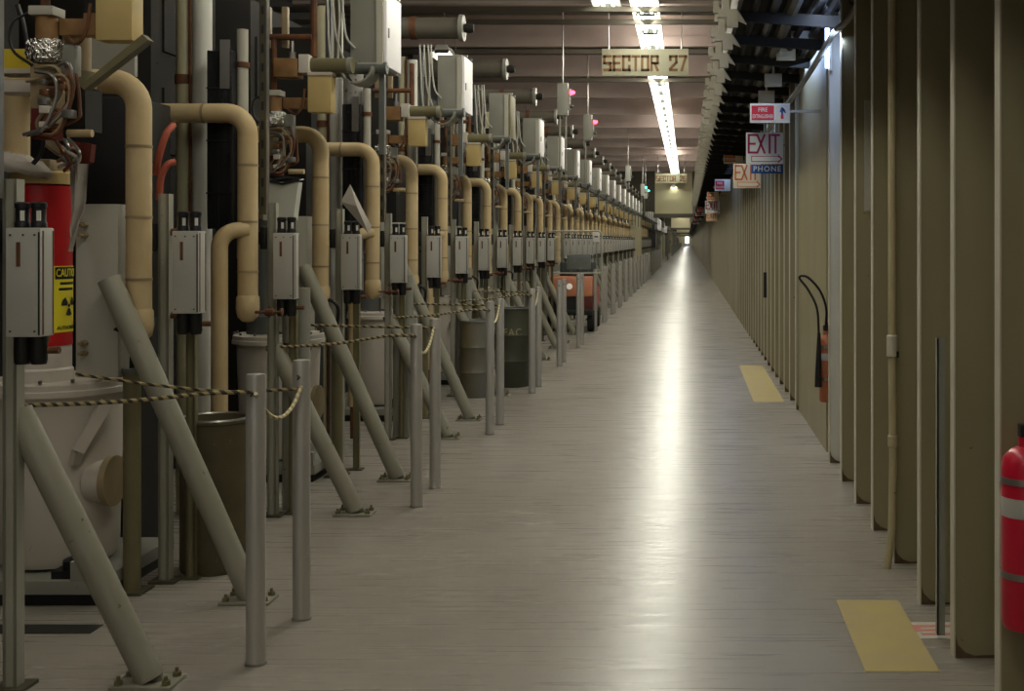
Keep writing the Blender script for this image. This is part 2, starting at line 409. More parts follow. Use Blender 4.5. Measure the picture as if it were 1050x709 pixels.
repeat(fam_f, locs, 14, '# fluorescent fixture from the near end of the lit ceiling row', 'small distant fluorescent fixture in the ceiling row beyond the fourteenth', 'ceiling row of fluorescent fixtures', 'light')
mef = flat_mesh(family(fam_f), 'fluorescent_light')
def lone(loc, label, group=None, rz=0):
    o = bpy.data.objects.new('fluorescent_light', mef); COL.objects.link(o); o.location = loc; o.rotation_euler.z = rz
    tag(o, label, 'light', group); return o
lone((-.95, 12.86, 4.42), 'fluorescent fixture at the top edge beside the main ceiling row')
lone((-.6, 51.0, 3.95), 'fluorescent fixture lighting the pale panel under the distant sector sign')
for i, Y in enumerate((9.5, 16.4, 24.8, 33)):
    lone((-3.45, Y, 4.25), ('fluorescent fixture over the equipment at the upper left', 'white fluorescent fixture above the second overhead cabinet',
         'small bright fixture behind the fourth overhead cabinet', 'small far fixture over the equipment row')[i])
for i in range(0, 10): lone((-.5, 13.15+1.3*(i-10), 4.4), 'ceiling fluorescent fixture over the walkway behind the view', 'fixtures above the near walkway')
for i in range(40): lone((-.5, 53.4+4.0*i, 4.4), 'very distant fluorescent fixture beyond the pale panel', 'fixtures beyond the pale panel')
def area(x, y, z, sx, sy, e, col=(1, .97, .84), rot=(0, 0, 0)):
    l = bpy.data.lights.new('ceiling_lamp', 'AREA'); l.shape = 'RECTANGLE'; l.size = sx; l.size_y = sy; l.energy = e; l.color = col
    o = bpy.data.objects.new('ceiling_lamp', l); COL.objects.link(o); o.location = (x, y, z); o.rotation_euler = rot
E = 26
for i in range(-3, 19):
    for a in (-1, 1): area(-.5+.06*a, 1.6+2.6*i, 4.32, .14, 2.4, E*(.5, .62)[i > 1]*(.5 if i < 0 else .62 if i < 2 else 1.25)*(1.35 if a < 0 else .8), rot=(0, -.75*a, 0))
    l = bpy.data.lights.new('ceiling_fill', 'POINT'); l.energy = E*.75; l.color = (1, .93, .85); l.shadow_soft_size = .06
    o = bpy.data.objects.new('ceiling_fill', l); COL.objects.link(o); o.location = (-.5, 2.3+2.6*i, 4.6)  # added point lights above the housings, brightening beams and deck
for i in range(14): area(-.5, 62+20*i, 4.1, .3, 16, E*6)
for Y in (3.5, 9.5, 16.4, 24.8, 33, 42): area(-3.45, Y, 4.2, .3, 2.0, E*.5, (1, .95, .85))
# dim world light added as frontal fill through the rear end left open
w = bpy.data.worlds.new('world'); sc.world = w; w.use_nodes = True
w.node_tree.nodes['Background'].inputs[0].default_value = (.95, .9, .78, 1); w.node_tree.nodes['Background'].inputs[1].default_value = .22

# ------------------------------------------------------------------ hanging signs and signal boxes
def sector(name, Y, x0, x1, z0, z1, text, label):
    t = thing(name, label, 'sign', ((x0+x1)/2, Y, z0)); W = x1-x0; H = z1-z0
    MB().box(-W/2, W/2, 0, .03, 0, H, .006).build('board', 'sign_cream', t)
    lw = .082*W/1.19; gp = .047*W/1.19; n = len(text); tot = n*(lw+gp)-gp
    strokes(text, -tot/2, H*.22, lw, gp, H*.5, .036*W/1.19, -.002, .003).build('lettering', 'sign_brown', t)
    for x in (-W*.42, W*.42): MB().cyl((x, .015, H), (x, .015, 5.05-z0), .008, 8).build('hanger_rod', 'steel', t)
sector('sector_sign', 16, -1.173, .013, 3.853, 4.227, 'SECTOR 27', 'cream hanging sign reading SECTOR 27 in brown stencil letters')
sector('sector_sign', 44.6, -1.22, -.03, 3.8, 4.16, 'SECTOR 26', 'small distant cream sign reading SECTOR 26 over the gallery')
LAMPS = [(16, 1), (20, 1), (33.6, 0), (44.5, 0), (47.5, 0), (60, 0), (72, 0), (88, 0), (105, 0)]
for i, (Y, red) in enumerate(LAMPS):
    lab = ('pale green signal box with red lamp on a rod, nearer one', 'pale green signal box with red lamp on a rod, farther one',
           'grey signal box on a rod beside the distant sector sign', 'small signal box with green lamp beyond the distant sector sign')
    t = thing('signal_box', lab[i] if i < 3 else ORD[i-3]+' green lamp signal box beyond the distant sector sign', 'signal', (-1.71, Y, 3.32), 'signal boxes hung from the ceiling')
    MB().box(-.075, .075, 0, .1, 0, .44, .008).build('housing', 'pale_cable' if not red else 'grey_paint', t)
    MB().lathe([(0, .07), (.022, .062), (.03, .03), (.03, 0)], (.1, .02, .31), 12, 'x').build('lamp', 'red_glow' if red else 'green_glow', t) if i != 2 else None
    MB().lathe([(0, .05), (.022, .045), (.028, .02), (.028, 0)], (.1, .02, .12), 12, 'x').build('dark_lens', 'blue_lens', t)
    MB().box(.07, .105, 0, .05, .07, .36).build('lamp_mount', 'grey_paint', t)
    MB().cyl((0, .05, .44), (0, .05, 1.7), .012, 8).build('hanger_rod', 'steel', t)
    MB().cyl((-.04, .05, 0), (-.04, .05, -.75), .014, 8).build('conduit', 'grey_paint', t)
    if i == 0: MB().cyl((.04, .05, 0), (.04, .05, -.75), .014, 8).build('conduit', 'grey_paint', t)

def wallsign(name, Y, x0, x1, z0, z1, m, label, cat='sign'):
    t = thing(name, label, cat, ((x0+x1)/2, Y, z0))
    MB().box(-(x1-x0)/2, (x1-x0)/2, 0, .012, 0, z1-z0, .003).build('board', m, t)
    MB().bar(((x1-x0)/2-.02, .02, (z1-z0)*.6), (XR-(x0+x1)/2+.06, .02, (z1-z0)*.6), .02).build('arm', 'tray_metal', t)
    return t, x1-x0, z1-z0
def fire_sign(Y, x0, x1, z0, z1, label, orange=False, detail=True):
    t, W, H = wallsign('fire_extinguisher_sign', Y, x0, x1, z0, z1, 'sign_white' if not orange else 'sign_pale_orange', label)
    m = 'sign_orange' if orange else 'sign_red'
    MB().box(-W*.46, W*.1, -.004, 0, H*.14, H*.88).build('colour_field', m, t)
    text_mesh('FIRE', H*.3, 'sign_white', 'lettering', t, (-W*.18, -.006, H*.66), sx=.9)
    text_mesh('EXTINGUISHER', H*.27, 'sign_white', 'lettering', t, (-W*.18, -.006, H*.32), sx=.58)
    if detail:
        mb = MB().box(W*.14, W*.46, -.003, 0, H*.12, H*.9); mb.build('picture_field', 'white', t)
        mb = MB().box(W*.27, W*.34, -.006, -.003, H*.2, H*.42); mb.build('picture_red', 'sign_red', t)
        mb = MB().box(W*.28, W*.33, -.006, -.003, H*.42, H*.6).bar((W*.26, -.0045, H*.55), (W*.3, -.0045, H*.78), .012, .003, (0,1,0)).bar((W*.3, -.0045, H*.78), (W*.39, -.0045, H*.5), .012, .003, (0,1,0)).bar((W*.3, -.0045, H*.6), (W*.36, -.0045, H*.7), .02, .003, (0,1,0))
        mb.build('picture_drawing', 'sign_blue', t)
    return t
def exit_sign(Y, x0, x1, z0, z1, m, c, label):
    t, W, H = wallsign('exit_sign', Y, x0, x1, z0, z1, m, label)
    lw = W*.19; s = strokes('EXIT', -W*.43, H*.36, lw, W*.045, H*.56, W*.056, -.003, .003); s.build('lettering', c, t)
    mb = MB().prism([(-W*.36, H*.06), (W*.36, H*.06), (W*.36, H*.0+.004), (W*.49, H*.15), (W*.36, H*.31), (W*.36, H*.25), (-W*.36, H*.25)], -.004, -.001)
    mb.build('arrow_outline', c, t)
    MB().prism([(-W*.34, H*.085), (W*.36, H*.085), (W*.44, H*.15), (W*.36, H*.225), (-W*.34, H*.225)], -.006, -.004).build('arrow_field', m, t)
    return t
def SG(u0, v0, u1, v1, Y): a = px(u0, v1, Y); b = px(u1, v0, Y); return Y, a.x, b.x, a.z, b.z
fire_sign(*SG(769, 106, 810, 126, 9.2), 'white and red FIRE EXTINGUISHER sign with picture, nearest and highest')
exit_sign(*SG(765, 136, 803, 168, 12.2), 'sign_white', 'sign_magenta', 'white EXIT sign with magenta letters and arrow')
t, W, H = wallsign('phone_sign', *SG(770, 169, 803, 178, 12.6), 'sign_blue', 'narrow blue PHONE sign under the white EXIT sign')
text_mesh('PHONE', H*.85, 'sign_white', 'lettering', t, (0, -.003, H*.5), sx=1., spacing=1.2)
exit_sign(*SG(752, 168, 780, 193, 15), 'sign_pale_orange', 'sign_orange', 'cream EXIT sign with orange letters behind the white one')
fire_sign(*SG(742, 154, 762, 168, 21), 'small orange and cream FIRE EXTINGUISHER sign above the orange EXIT sign', True, False)
fire_sign(*SG(733, 184, 749, 196, 26), 'small tilted red FIRE EXTINGUISHER sign left of the orange EXIT sign', False, False)
fire_sign(*SG(725, 197, 737, 206, 31), 'tiny orange sign, third along the far row of wall signs', True, False)
exit_sign(*SG(723, 206, 738, 219, 36), 'sign_white', 'sign_magenta', 'tiny white EXIT sign far along the wall')
exit_sign(*SG(724, 218, 736, 227, 40), 'sign_pale_orange', 'sign_orange', 'tiny orange EXIT sign far along the wall')
for k, Y in enumerate((52, 62, 76, 92)):
    fire_sign(Y, .42, .95, 2.9, 3.2, ORD[k]+' of the tiniest red signs near the vanishing point', False, False)

# ------------------------------------------------------------------ cable trays over the right wall
tr = thing('cable_tray', 'long dark cable tray with pale bracket ends above the right wall', 'cable tray', (0, 0, 0))
arm = MB().prism([(.42, .0), (1.42, -.07), (1.42, .02), (.42, .07)], -.02, .02)
arm_m = arm.mesh('arm', 'dark')
tip = MB().box(.3, .43, -.05, .02, .02, .075).box(.33, .38, -.05, .03, .075, .2).prism([(.43, .0), (.5, -.03), (.43, .09)], -.05, -.02).box(.36, .44, -.06, -.02, -.05, .03).box(.27, .31, -.05, .0, .05, .13).box(.3,.35,-.055,-.01,.17,.22)
tip_m = tip.mesh('bracket_end', 'tray_metal')
ys = [7.2 + .95*i for i in range(96)]
for Y in ys:
    for me in (arm_m, tip_m):
        o = bpy.data.objects.new(me.name, me); COL.objects.link(o); o.parent = tr; o.location = (-.09, Y, 3.13)
mb = MB()
for i in range(170): mb.box(.21, .34, 99+1.3*i, 99.06+1.3*i, 3.13, 3.27)
o = mb.build('bracket_end', 'tray_metal', tr); o['kind'] = 'stuff'
MB().box(.36, 1.42, -2, FAR, 3.25, 3.33).build('tray_floor', 'dark', tr)
MB().box(.34, .37, -2, FAR, 3.2, 3.45).build('tray_rail', 'truss_paint', tr)
for k in range(7):
    x = .46 + .13*k; MB().tube([(x, -2, 3.21), (x+.02, 40, 3.22), (x, 120, 3.21), (x, FAR, 3.21)], .028 + .012*(k % 3), 8).build('cable', ('dark', 'black', 'dark_olive')[k % 3], tr)
# daylight lamp in the gap above the ribs
t = thing('strip_lamp', 'blue white vertical strip lamp at the top of the right wall', 'light', (1.0, 8.35, 2.84))
MB().box(-.012, .012, 0, .05, 0, .38).build('tube', 'daylight_glow', t); MB().box(.012, .03, 0, .07, -.02, .4).build('housing', 'white', t)
area(.9, 9.9, 3.1, .3, 1.2, 8, (.45, .62, 1), (0, -.25, 0))
area(.94, 7.9, 3.1, .1, .5, 7, (.5, .65, 1), (.9, -.2, 0))
area(.8, 14.5, 3.1, .3, 2, 7, (.45, .62, 1), (0, -.3, 0))
area(.8, 24, 3.1, .3, 5, 10, (.45, .62, 1), (0, -.3, 0))
# junction boxes in the gap
for i, (u, v, Y) in enumerate(((822, 32, 9.2), (806, 54, 9.8), (793, 82, 10.9), (786, 99, 11.6))):
    p = px(u, v, Y); o = MB().box(-.08, .08, 0, .05, -.06, .06, .006).box(-.05, .05, -.006, 0, -.035, .035).box(-.01, .01, 0, .02, .06, .5).build('junction_box', 'white', None, p)
    tag(o, ORD[i]+' pale junction box hanging under the cable tray by the wall', 'junction box', 'junction boxes under the tray')
o = MB().tube(curve([px(880, 5, 7.6), px(868, 22, 7.7), px(855, 34, 7.9), px(838, 62, 8.6), px(820, 90, 9.4), px(808, 106, 9.9), px(796, 120, 10.4), px(788, 134, 10.9)]), .022, 10).build('conduit_pipe', 'grey_paint')
tag(o, 'grey pipe sloping down beside the cable tray brackets', 'pipe')

# vertical conduit on the right wall
t = thing('wall_conduit', 'cream vertical conduit pipe with coupling on the right wall', 'pipe', (0, 0, 0))
MB().tube([(1.0, 5.72, 3.4), (1.0, 5.72, 1.1), (1.005, 5.72, .5), (1.0, 5.72, .2), (.985, 5.72, .07), (.975, 5.72, .0)], .02, 12).build('pipe', 'conduit_cream', t)
MB().lathe([(.021, -.06), (.027, -.055), (.027, .045), (.021, .05)], (1.0, 5.72, 1.09), 14).build('coupling', 'fin_edge', t)
MB().lathe([(.021, -.03), (.026, -.025), (.026, .025), (.021, .03)], (1.004, 5.72, .62), 14).build('coupling', 'conduit_cream', t)
MB().box(.985, 1.03, 5.7, 5.745, 1.03, 1.06).build('clamp', 'dark', t)
o = MB().box(1.0, 1.03, 4.68, 4.69, .02, 1.21).box(1.0, 1.005, 4.68, 4.72, .02, 1.21).build('angle_strip', 'grey_paint'); tag(o, 'dark grey angle strip standing against the second nearest wall rib', 'strip')

# extinguishers
def extinguisher(loc, r, h, m, label, hose):
    t = thing('fire_extinguisher', label, 'fire extinguisher', loc)
    MB().lathe([(0, 0), (r*.9, 0), (r, .02), (r, h-.07), (r*.92, h-.035), (r*.6, h-.01), (.022, h), (.022, h+.03), (0, h+.03)], (0,0,0), 22).build('cylinder', m, t)
    MB().box(-.02, .02, -.02, .02, h+.03, h+.07, .004).bar((.0, -.02, h+.07), (.04, -.1, h+.11), .02, .012).bar((.0, -.02, h+.05), (.04, -.1, h+.05), .02, .012).build('valve_handle', 'black', t)
    MB().lathe([(r+.001, h*.62), (r+.0015, h*.625), (r+.0015, h*.72), (r+.001, h*.725)], (0,0,0), 22).build('label_band', 'pale_cable', t)
    for z in (.16, h*.8): MB().lathe([(r+.001, z), (r+.004, z), (r+.004, z+.02), (r+.001, z+.02)], (0,0,0), 22).box(r-.01, .2, -.015, .015, z, z+.02).build('bracket', 'steel', t)
    hose(t, h)
def hose_far(t, h):
    MB().tube(curve([(0, 0, h+.05), (.0, -.02, h+.2), (-.05, -.05, h+.33), (-.13, -.06, h+.42), (-.18, -.06, h+.44), (-.2, -.05, h+.42), (-.14, -.06, h+.34), (-.075, -.08, h+.2), (-.06, -.08, h+.0)]), .009, 8).build('hose', 'black', t)
    MB().tube([(-.06, -.08, h+.02), (-.062, -.08, h-.15), (-.065, -.08, .12)], [.012, .02, .028], 12).build('horn', 'black', t)
extinguisher((1.03, 8.72, .4), .05, .5, 'orange_ext', 'orange fire extinguisher with looped black hose beside the flush wall panel', hose_far)
def hose_near(t, h):
    MB().tube(curve([(0, 0, h+.05), (.06, -.03, h+.06), (.085, -.03, h-.08), (.085, -.02, .2)]), .01, 8).build('hose', 'black', t)
extinguisher((1.068, 3.7, .38), .075, .57, 'extinguisher_red', 'bright red fire extinguisher on the nearest right wall rib', hose_near)
o = MB().box(-.03, .03, -.02, .02, 0, .33, .008).box(-.025, .025, -.03, -.02, .03, .3).build('wall_phone', 'black', None, (XR-.01, 15.2, .86)); tag(o, 'black narrow box hung low on the far wall ribs', 'box')

# floor markings
o = MB().box(.66, .935, 4.34, 5.2, 0, .0025).build('floor_marking', 'floor_yellow'); tag(o, 'yellow painted rectangle on the floor, near one', 'floor marking', kind='thing')
o = MB().box(.66, .96, 11.6, 15.0, 0, .0025).build('floor_marking', 'floor_yellow'); tag(o, 'faded yellow painted rectangle on the floor, far one', 'floor marking', kind='thing')
t = thing('floor_decal', 'white floor decal with faded red lettering beside yellow marking', 'decal', (.99, 4.8, 0))
MB().box(-.105, .14, -.1, .1, 0, .0022).build('sheet', 'floor_white', t)
mb = MB()
for y, a, b in ((.05, -.06, .13), (.0, -.06, .03), (-.05, -.04, .13)): mb.box(a, b, y-.014, y+.014, .0022, .0032)
mb.box(-.06, -.03, -.02, .05, .0022, .0030); mb.build('faded_mark', 'faded_red', t)
# drain slot in the floor
o = MB().box(-3.2, -2.43, 4.76, 4.87, .0, .003).build('floor_slot', 'dark'); tag(o, 'dark open slot in the floor near the left edge', 'drain')

# ------------------------------------------------------------------ barrier posts and ropes
def make_post():
    t = thing('barrier_post', '', '')
    MB().lathe([(0, 0), (.036, 0), (.036, 1.085), (.033, 1.096), (.0, 1.1)], (0,0,0), 20).build('tube', 'brushed_post', t)
    MB().lathe([(.037, .0), (.041, .0), (.041, .008), (.037, .009)], (0,0,0), 20).build('floor_collar', 'steel', t)
    MB().tube([(.0, -.036, 1.03), (.0, -.05, 1.035), (.012, -.056, 1.03), (0, -.05, 1.02), (0, -.036, 1.022)], .004, 6).build('hook', 'dark_olive', t)
    return t
pl = []
for k in range(26):
    pl += [(-1.632, 4.424+MODP*k, 0), (-1.632, 4.948+MODP*k, 0)]
pl = [p for p in pl if not (20.05 < p[1] < 20.3)]
repeat(make_post(), pl, 16, '# plain metal barrier post from the camera along the walkway', 'small distant metal barrier post along the walkway beyond the sixteenth', 'barrier posts along the walkway', 'post')
def rope(pts, r, m, label, n=8):
    o = MB().tube(curve(pts, n), r, 7).build('safety_rope', m); tag(o, label, 'rope', 'ropes on the barrier posts')
def sag(a, b, d):
    a, b = Vector(a), Vector(b); return [a.lerp(b, t) - Vector((0, 0, d*4*t*(1-t))) for t in (0, .15, .3, .5, .7, .85, 1)]
rope([px(25, 416, 4.25), px(90, 414, 4.3), px(150, 410, 4.36), px(210, 404, 4.4), px(258, 402, 4.385)], .008, 'rope', 'yellow and black twisted rope from the nearest post to the left edge')
rope([px(78, 384, 5.2), px(120, 390, 5.15), px(175, 397, 5.05), px(235, 402, 4.95), px(307, 399, 4.91)], .007, 'rope', 'yellow and black rope running behind to the white tank flange')
rope(sag(px(262, 404, 4.38), px(309, 397, 4.905), .11), .008, 'rope_white', 'pale rope sagging between the two nearest barrier posts')
for k in (1, 2, 3):
    y0 = 4.424+MODP*k; y1 = y0+.524; nm = ('second', 'third', 'fourth')[k-1]
    rope([(-2.45, y0-.25, .98), (-2.1, y0-.15, .99), (-1.8, y0-.06, 1.03), (-1.632, y0-.04, 1.03)], .009, 'rope', 'twisted rope from the equipment to the '+nm+' pair of posts')
    rope([(-2.5, y0+.6, 1.05), (-2.1, y0+.58, 1.04), (-1.632, y1-.05, 1.04)], .008, 'rope', 'thin rope running behind to the '+nm+' pair of posts')
    rope(sag((-1.632, y0-.045, 1.03), (-1.632, y1-.045, 1.04), .13), .009, 'rope_white', 'pale rope sagging between the '+nm+' pair of barrier posts')

# ------------------------------------------------------------------ klystron stations
CART = lambda y: 19.9 < y < 22.4
NM = 27                                            # stations built as separate things
YS = lambda y0, k0=0, step=MODP, n=NM: [y0+step*k for k in range(k0, n)]

# braces
def make_brace(top, z):
    t = thing('brace', '', '')
    f = Vector((0, 0, .02)); p = Vector((top, 0, z))
    MB().tube([f, p], .05, 18).build('tube', 'brace_paint', t)
    MB().box(-.12, .1, -.07, .07, 0, .014, .003).build('foot_plate', 'brace_paint', t)
    MB().prism([(-.06, .014), (.05, .014), (.02, .08), (-.08, .1)], -.008, .008).build('gusset', 'brace_paint', t)
    for x, y in ((-.095, -.045), (.075, -.045), (-.095, .045), (.075, .045)):
        MB().cyl((x, y, .014), (x, y, .03), .016, 6).cyl((x, y, .03), (x, y, .045), .007, 8).build('bolt', 'olive', t)
    return t
repeat(make_brace(-.48, .985), [(-1.936, y, 0) for y in YS(4.22) if not CART(y-.2)], 8, '# short brace tube from the camera, leaning to a support post', 'small distant short brace tube far down the row', 'short braces', 'brace')
repeat(make_brace(-.63, 1.43), [(-1.936, y, 0) for y in YS(5.19) if not CART(y)], 8, '# long brace tube from the camera, leaning to a steel plate', 'small distant long brace tube far down the row', 'long braces', 'brace')
# plates the long braces bear on
def make_plate():
    t = thing('steel_plate', '', '')
    MB().box(-.095, .095, 0, .02, 0, .78, .003).box(.08, .095, .02, .16, 0, .78).build('plate', 'pale_panel', t)
    for z in (.13, .66):
        for dz in (-.02, .025): MB().cyl((-.05, 0, z+dz), (-.05, -.03, z+dz), .014, 6).cyl((-.05, -.03, z+dz), (-.05, -.06, z+dz), .008, 8).build('bolt', 'tan', t)
    return t
repeat(make_plate(), [(-2.66, y, .985) for y in YS(5.27) if not CART(y)], 6, '# upright grey steel plate from the camera behind its brace', 'small distant grey steel plate behind a brace', 'brace plates', 'plate')

# support posts and actuator boxes
def make_support():
    t = thing('support_post', '', '')
    MB().box(-.025, .025, -.0, .012, 0, 1.82).box(-.025, -.013, 0, .05, 0, 1.82).box(.013, .025, 0, .05, 0, 1.82).build('channel', 'post_paint', t)
    MB().box(-.06, .06, -.03, .08, 0, .012).build('foot_plate', 'dark_olive', t)
    MB().cyl((.02, .03, 1.64), (.1, .03, 1.64), .018, 8).cyl((.02, .03, 1.25), (.12, .03, 1.25), .016, 8).build('clamp_pipe', 'rust', t)
    MB().box(-.06, -.03, -.02, .04, 1.55, 1.68, .004).box(-.075, -.06, -.015, .02, 1.58, 1.65).build('pipe_clamp', 'black', t)
    return t
JN = NM*2
bx_y = [4.06+1.31*j for j in range(JN)]
sp = [(-2.41, y+.1, 0) for y in bx_y if not CART(y+.1)]
sp[1] = (-2.45, sp[1][1], 0)
def make_rear():
    t = thing('olive_channel', '', '')
    MB().box(-.02, .02, 0, .012, 0, 1.25).box(-.02, -.01, 0, .04, 0, 1.25).box(.01, .02, 0, .04, 0, 1.25).build('channel', 'olive', t); MB().box(-.045, .045, -.02, .06, 0, .01).build('foot_plate', 'dark_olive', t)
    return t
repeat(make_rear(), [(p[0]+.1, p[1]+.06, 0) for p in sp[1:40]], 6, '# short olive channel from the camera beside a taller support channel', 'distant short olive channel beside a support channel', 'olive channels', 'post')
repeat(make_support(), sp, 10, '# upright support channel from the camera beside an actuator box', 'small distant support channel far down the row', 'support channels', 'post')
def make_actuator():
    t = thing('actuator_box', '', '')
    MB().box(-.062, .06, 0, .09, -.19, .19, .006).build('housing', 'box_paint', t)
    for x0, x1, y in ((.052, .0575, -.0015),): MB().box(x0, x1, y, 0, -.183, .175).build('seam', 'black', t)
    MB().box(.0601, .0615, .012, .02, -.183, .18).box(.0601, .0615, .077, .083, -.183, .18).build('side_groove', 'rust', t)
    MB().box(-.024, -.01, -.0015, 0, .055, .14).build('label_strip', 'rust', t)
    for x in (-.027, .03):
        c = MB().lathe([(.0, 0), (.026, 0), (.026, .02), (.023, .025), (.023, .07), (.026, .074), (.026, .088), (.02, .093), (0, .093)], (x, .045, .188), 16).build('top_cap', 'black', t)
        MB().box(x+.006, x+.02, .018, .022, .215, .25).build('cap_tag', 'white', c)
        MB().lathe([(0, 0), (.028, 0), (.028, -.085), (.024, -.1), (0, -.1)], (x, .045, -.188), 16).build('bottom_connector', 'black', t)
    MB().cyl((.06, .05, -.24), (.1, .05, -.24), .012, 8).build('pipe_stub', 'rust', t)
    mb = MB()
    for x, z in ((-.045, .165), (.04, .165), (.0, .165), (-.045, -.17), (.04, -.17)): mb.cyl((x, 0, z), (x, -.003, z), .004, 6)
    mb.build('screw', 'dark_olive', t)
    return t
repeat(make_actuator(), [(-2.305, y, 1.455) for y in bx_y if not CART(y+.1)], 11, '# grey actuator box with black caps, counting from the camera', 'small distant grey actuator box far down the row', 'actuator boxes', 'box')
# valves with red handwheels
def make_valve():
    t = thing('pipe_valve', '', '')
    MB().cyl((-.12, 0, 0), (.03, 0, 0), .008, 8).lathe([(.011, -.03), (.022, -.02), (.022, .02), (.011, .03)], (-.04, 0, 0), 10, 'x').build('pipe', 'rust', t)
    MB().lathe([(.0, .02), (.022, .025), (.022, .033), (0, .038)], (0, 0, 0), 12, 'x').cyl((-.04, 0, -.03), (-.04, 0, .03), .006, 6).build('handwheel', 'rust', t)
    return t
repeat(make_valve(), [(-2.3, y+1.18, 1.2) for y in bx_y if not CART(y+1.2)][1:34:2], 4, '# small rusty pipe valve with red handwheel from the camera', 'small distant rusty pipe valve far down the row', 'pipe valves', 'valve')
# grey conduit pairs under the boxes
def make_conduit(h, w=1.):
    t = thing('riser_pipe', '', '')
    MB().cyl((-.04*w, 0, 0), (-.04*w, 0, h), .036*w, 14).build('grey_pipe', 'pale_olive' if w > 1 else 'post_paint', t)
    MB().cyl((.045*w, 0, 0), (.045*w, 0, h-.03), .044*w, 14).build('pale_pipe', 'pale_grey' if w > 1 else 'grey_paint', t)
    MB().cyl((.002, -.03*w, .0), (.002, -.03*w, h), .009, 8).build('rusty_line', 'rust', t)
    MB().lathe([(.037*w, h*.72), (.042*w, h*.72), (.042*w, h*.735), (.037*w, h*.735)], (-.04*w, 0, 0), 14).build('collar', 'rust', t)
    return t
repeat(make_conduit(3.5, 1.25), [(-2.905, y+1.5, 0) for y in bx_y[1::2] if not CART(y+1.5)], 5, '# tall pair of grey riser pipes from the camera', 'distant tall pair of grey riser pipes', 'tall riser pipes', 'pipe')
repeat(make_conduit(1.35), [(-2.34, y+.3, 0) for y in bx_y[2::2] if not CART(y+.3)], 5, '# short pair of grey riser pipes from the camera', 'distant short pair of grey riser pipes', 'short riser pipes', 'pipe')
def make_olive():
    t = thing('olive_column', '', '')
    MB().cyl((0, 0, .012), (0, 0, 1.0), .038, 14).build('tube', 'olive', t); MB().box(-.07, .07, -.07, .07, 0, .012).build('foot_plate', 'dark_olive', t)
    MB().lathe([(.0, 1.0), (.045, 1.0), (.045, 1.02), (0, 1.02)], (0,0,0), 14).build('cap', 'dark_panel', t)
    MB().tube(curve([(0, 0, 1.02), (.02, -.05, 1.15), (-.05, -.05, 1.2), (-.1, 0, 1.1)]), .012, 8).build('hose', 'black', t)
    return t
repeat(make_olive(), [((-2.53 if i == 0 else -2.38), y, 0) for i, y in enumerate(YS(5.33)) if not CART(y)], 5, '# olive floor column from the camera beside a white tank', 'distant olive floor column beside a white tank', 'olive columns', 'column')

# insulated cream pipes
def make_lagged():
    t = thing('insulated_pipe', '', '')
    MB().tube(elbow((-.7, 0, 0), (0, 0, 0), (0, 0, -1.1), .12), .055, 16).build('lagging', 'cream_lag', t)
    MB().lathe([(.05, -1.02), (.062, -1.04), (.064, -1.1), (.055, -1.15), (.03, -1.175), (0, -1.18)], (0,0,0), 16).build('end_bulb', 'cream_lag', t)
    for z in (-.3, -.62, -.9): MB().lathe([(.0555, z), (.0575, z), (.0575, z+.012), (.0555, z+.012)], (0,0,0), 16).build('band', 'tan', t)
    MB().lathe([(.0555, -.25), (.058, -.25), (.058, -.235), (.0555, -.235)], (0,0,0), 16, 'x').build('band', 'tan', t)
    return t
repeat(make_lagged(), [(-2.48, 5.29+1.31*j, 2.32) for j in range(JN-2)], 10, '# bent cream insulated pipe from the camera', 'small distant bent cream insulated pipe', 'cream insulated pipes', 'pipe')
def make_low():
    t = thing('insulated_pipe', '', '')
    MB().tube(elbow((.13, .08, 0), (0, 0, 0), (0, 0, -1.35), .1), .045, 14).build('lagging', 'cream_lag', t)
    MB().lathe([(.03, -1.6), (.03, -1.35)], (0,0,0), 12).build('bare_end', 'rust', t)
    return t
repeat(make_low(), [(-2.6, 6.5+MODP*k, 1.66) for k in range(NM-1) if k != 5], 5, '# low cream insulated pipe from the camera, bending down to the floor', 'distant low cream insulated pipe', 'low cream pipes', 'pipe')
MB_ = None

# tanks on platforms
def make_tank():
    t = thing('oil_tank', '', '')
    MB().lathe([(0, .13), (.24, .13), (.255, .16), (.262, .5), (.275, .88), (.275, .9), (0, .9)], (0,0,0), 32).build('body', 'tank_paint', t)
    MB().lathe([(.27, .9), (.305, .9), (.305, .925), (.3, .93), (.3, .955), (.28, .965), (0, .965)], (0,0,0), 32).build('lid_flange', 'tank_paint', t)
    p = MB().cyl((.2, -.1, .5), (.285, -.1, .5), .095, 20).build('port', 'tank_paint', t)
    MB().cyl((.28, -.1, .5), (.31, -.1, .5), .115, 24).build('port_flange', 'tan', p)
    MB().bar((.3, -.16, .87), (.2, -.22, .66), .07, .05).bar((.2, -.22, .66), (.18, -.21, .6), .04, .03).build('spout', 'tank_paint', t)
    b = MB().box(-.4, .36, -.36, .4, .055, .115, .004).build('platform', 'grey_paint', t)
    MB().box(-.38, .34, -.33, .38, .0, .055).build('platform_shade', 'black', b)  # black block painting in the shade of the gap under the platform
    MB().box(.24, .35, -.36, -.33, .115, .2).box(.27, .33, -.34, -.3, .115, .17).build('bracket', 'grey_paint', b)
    MB().box(.14, .3, -.33, -.24, .115, .15).lathe([(0, .15), (.05, .15), (.05, .19), (.03, .2), (0, .2)], (.22, -.28, 0), 12).build('drain_valve', 'black', b)
    mb = MB()
    for k in range(14):
        a = 2*PI*k/14; mb.cyl((.288*math.cos(a), .288*math.sin(a), .965), (.288*math.cos(a), .288*math.sin(a), .98), .009, 6)
    mb.build('flange_bolts', 'steel', t)
    return t
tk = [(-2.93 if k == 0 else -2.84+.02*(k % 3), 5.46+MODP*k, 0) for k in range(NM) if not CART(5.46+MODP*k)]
repeat(make_tank(), tk, 4, '# white oil tank from the camera on a low grey platform', 'distant white oil tank on a low platform', 'oil tanks', 'tank')

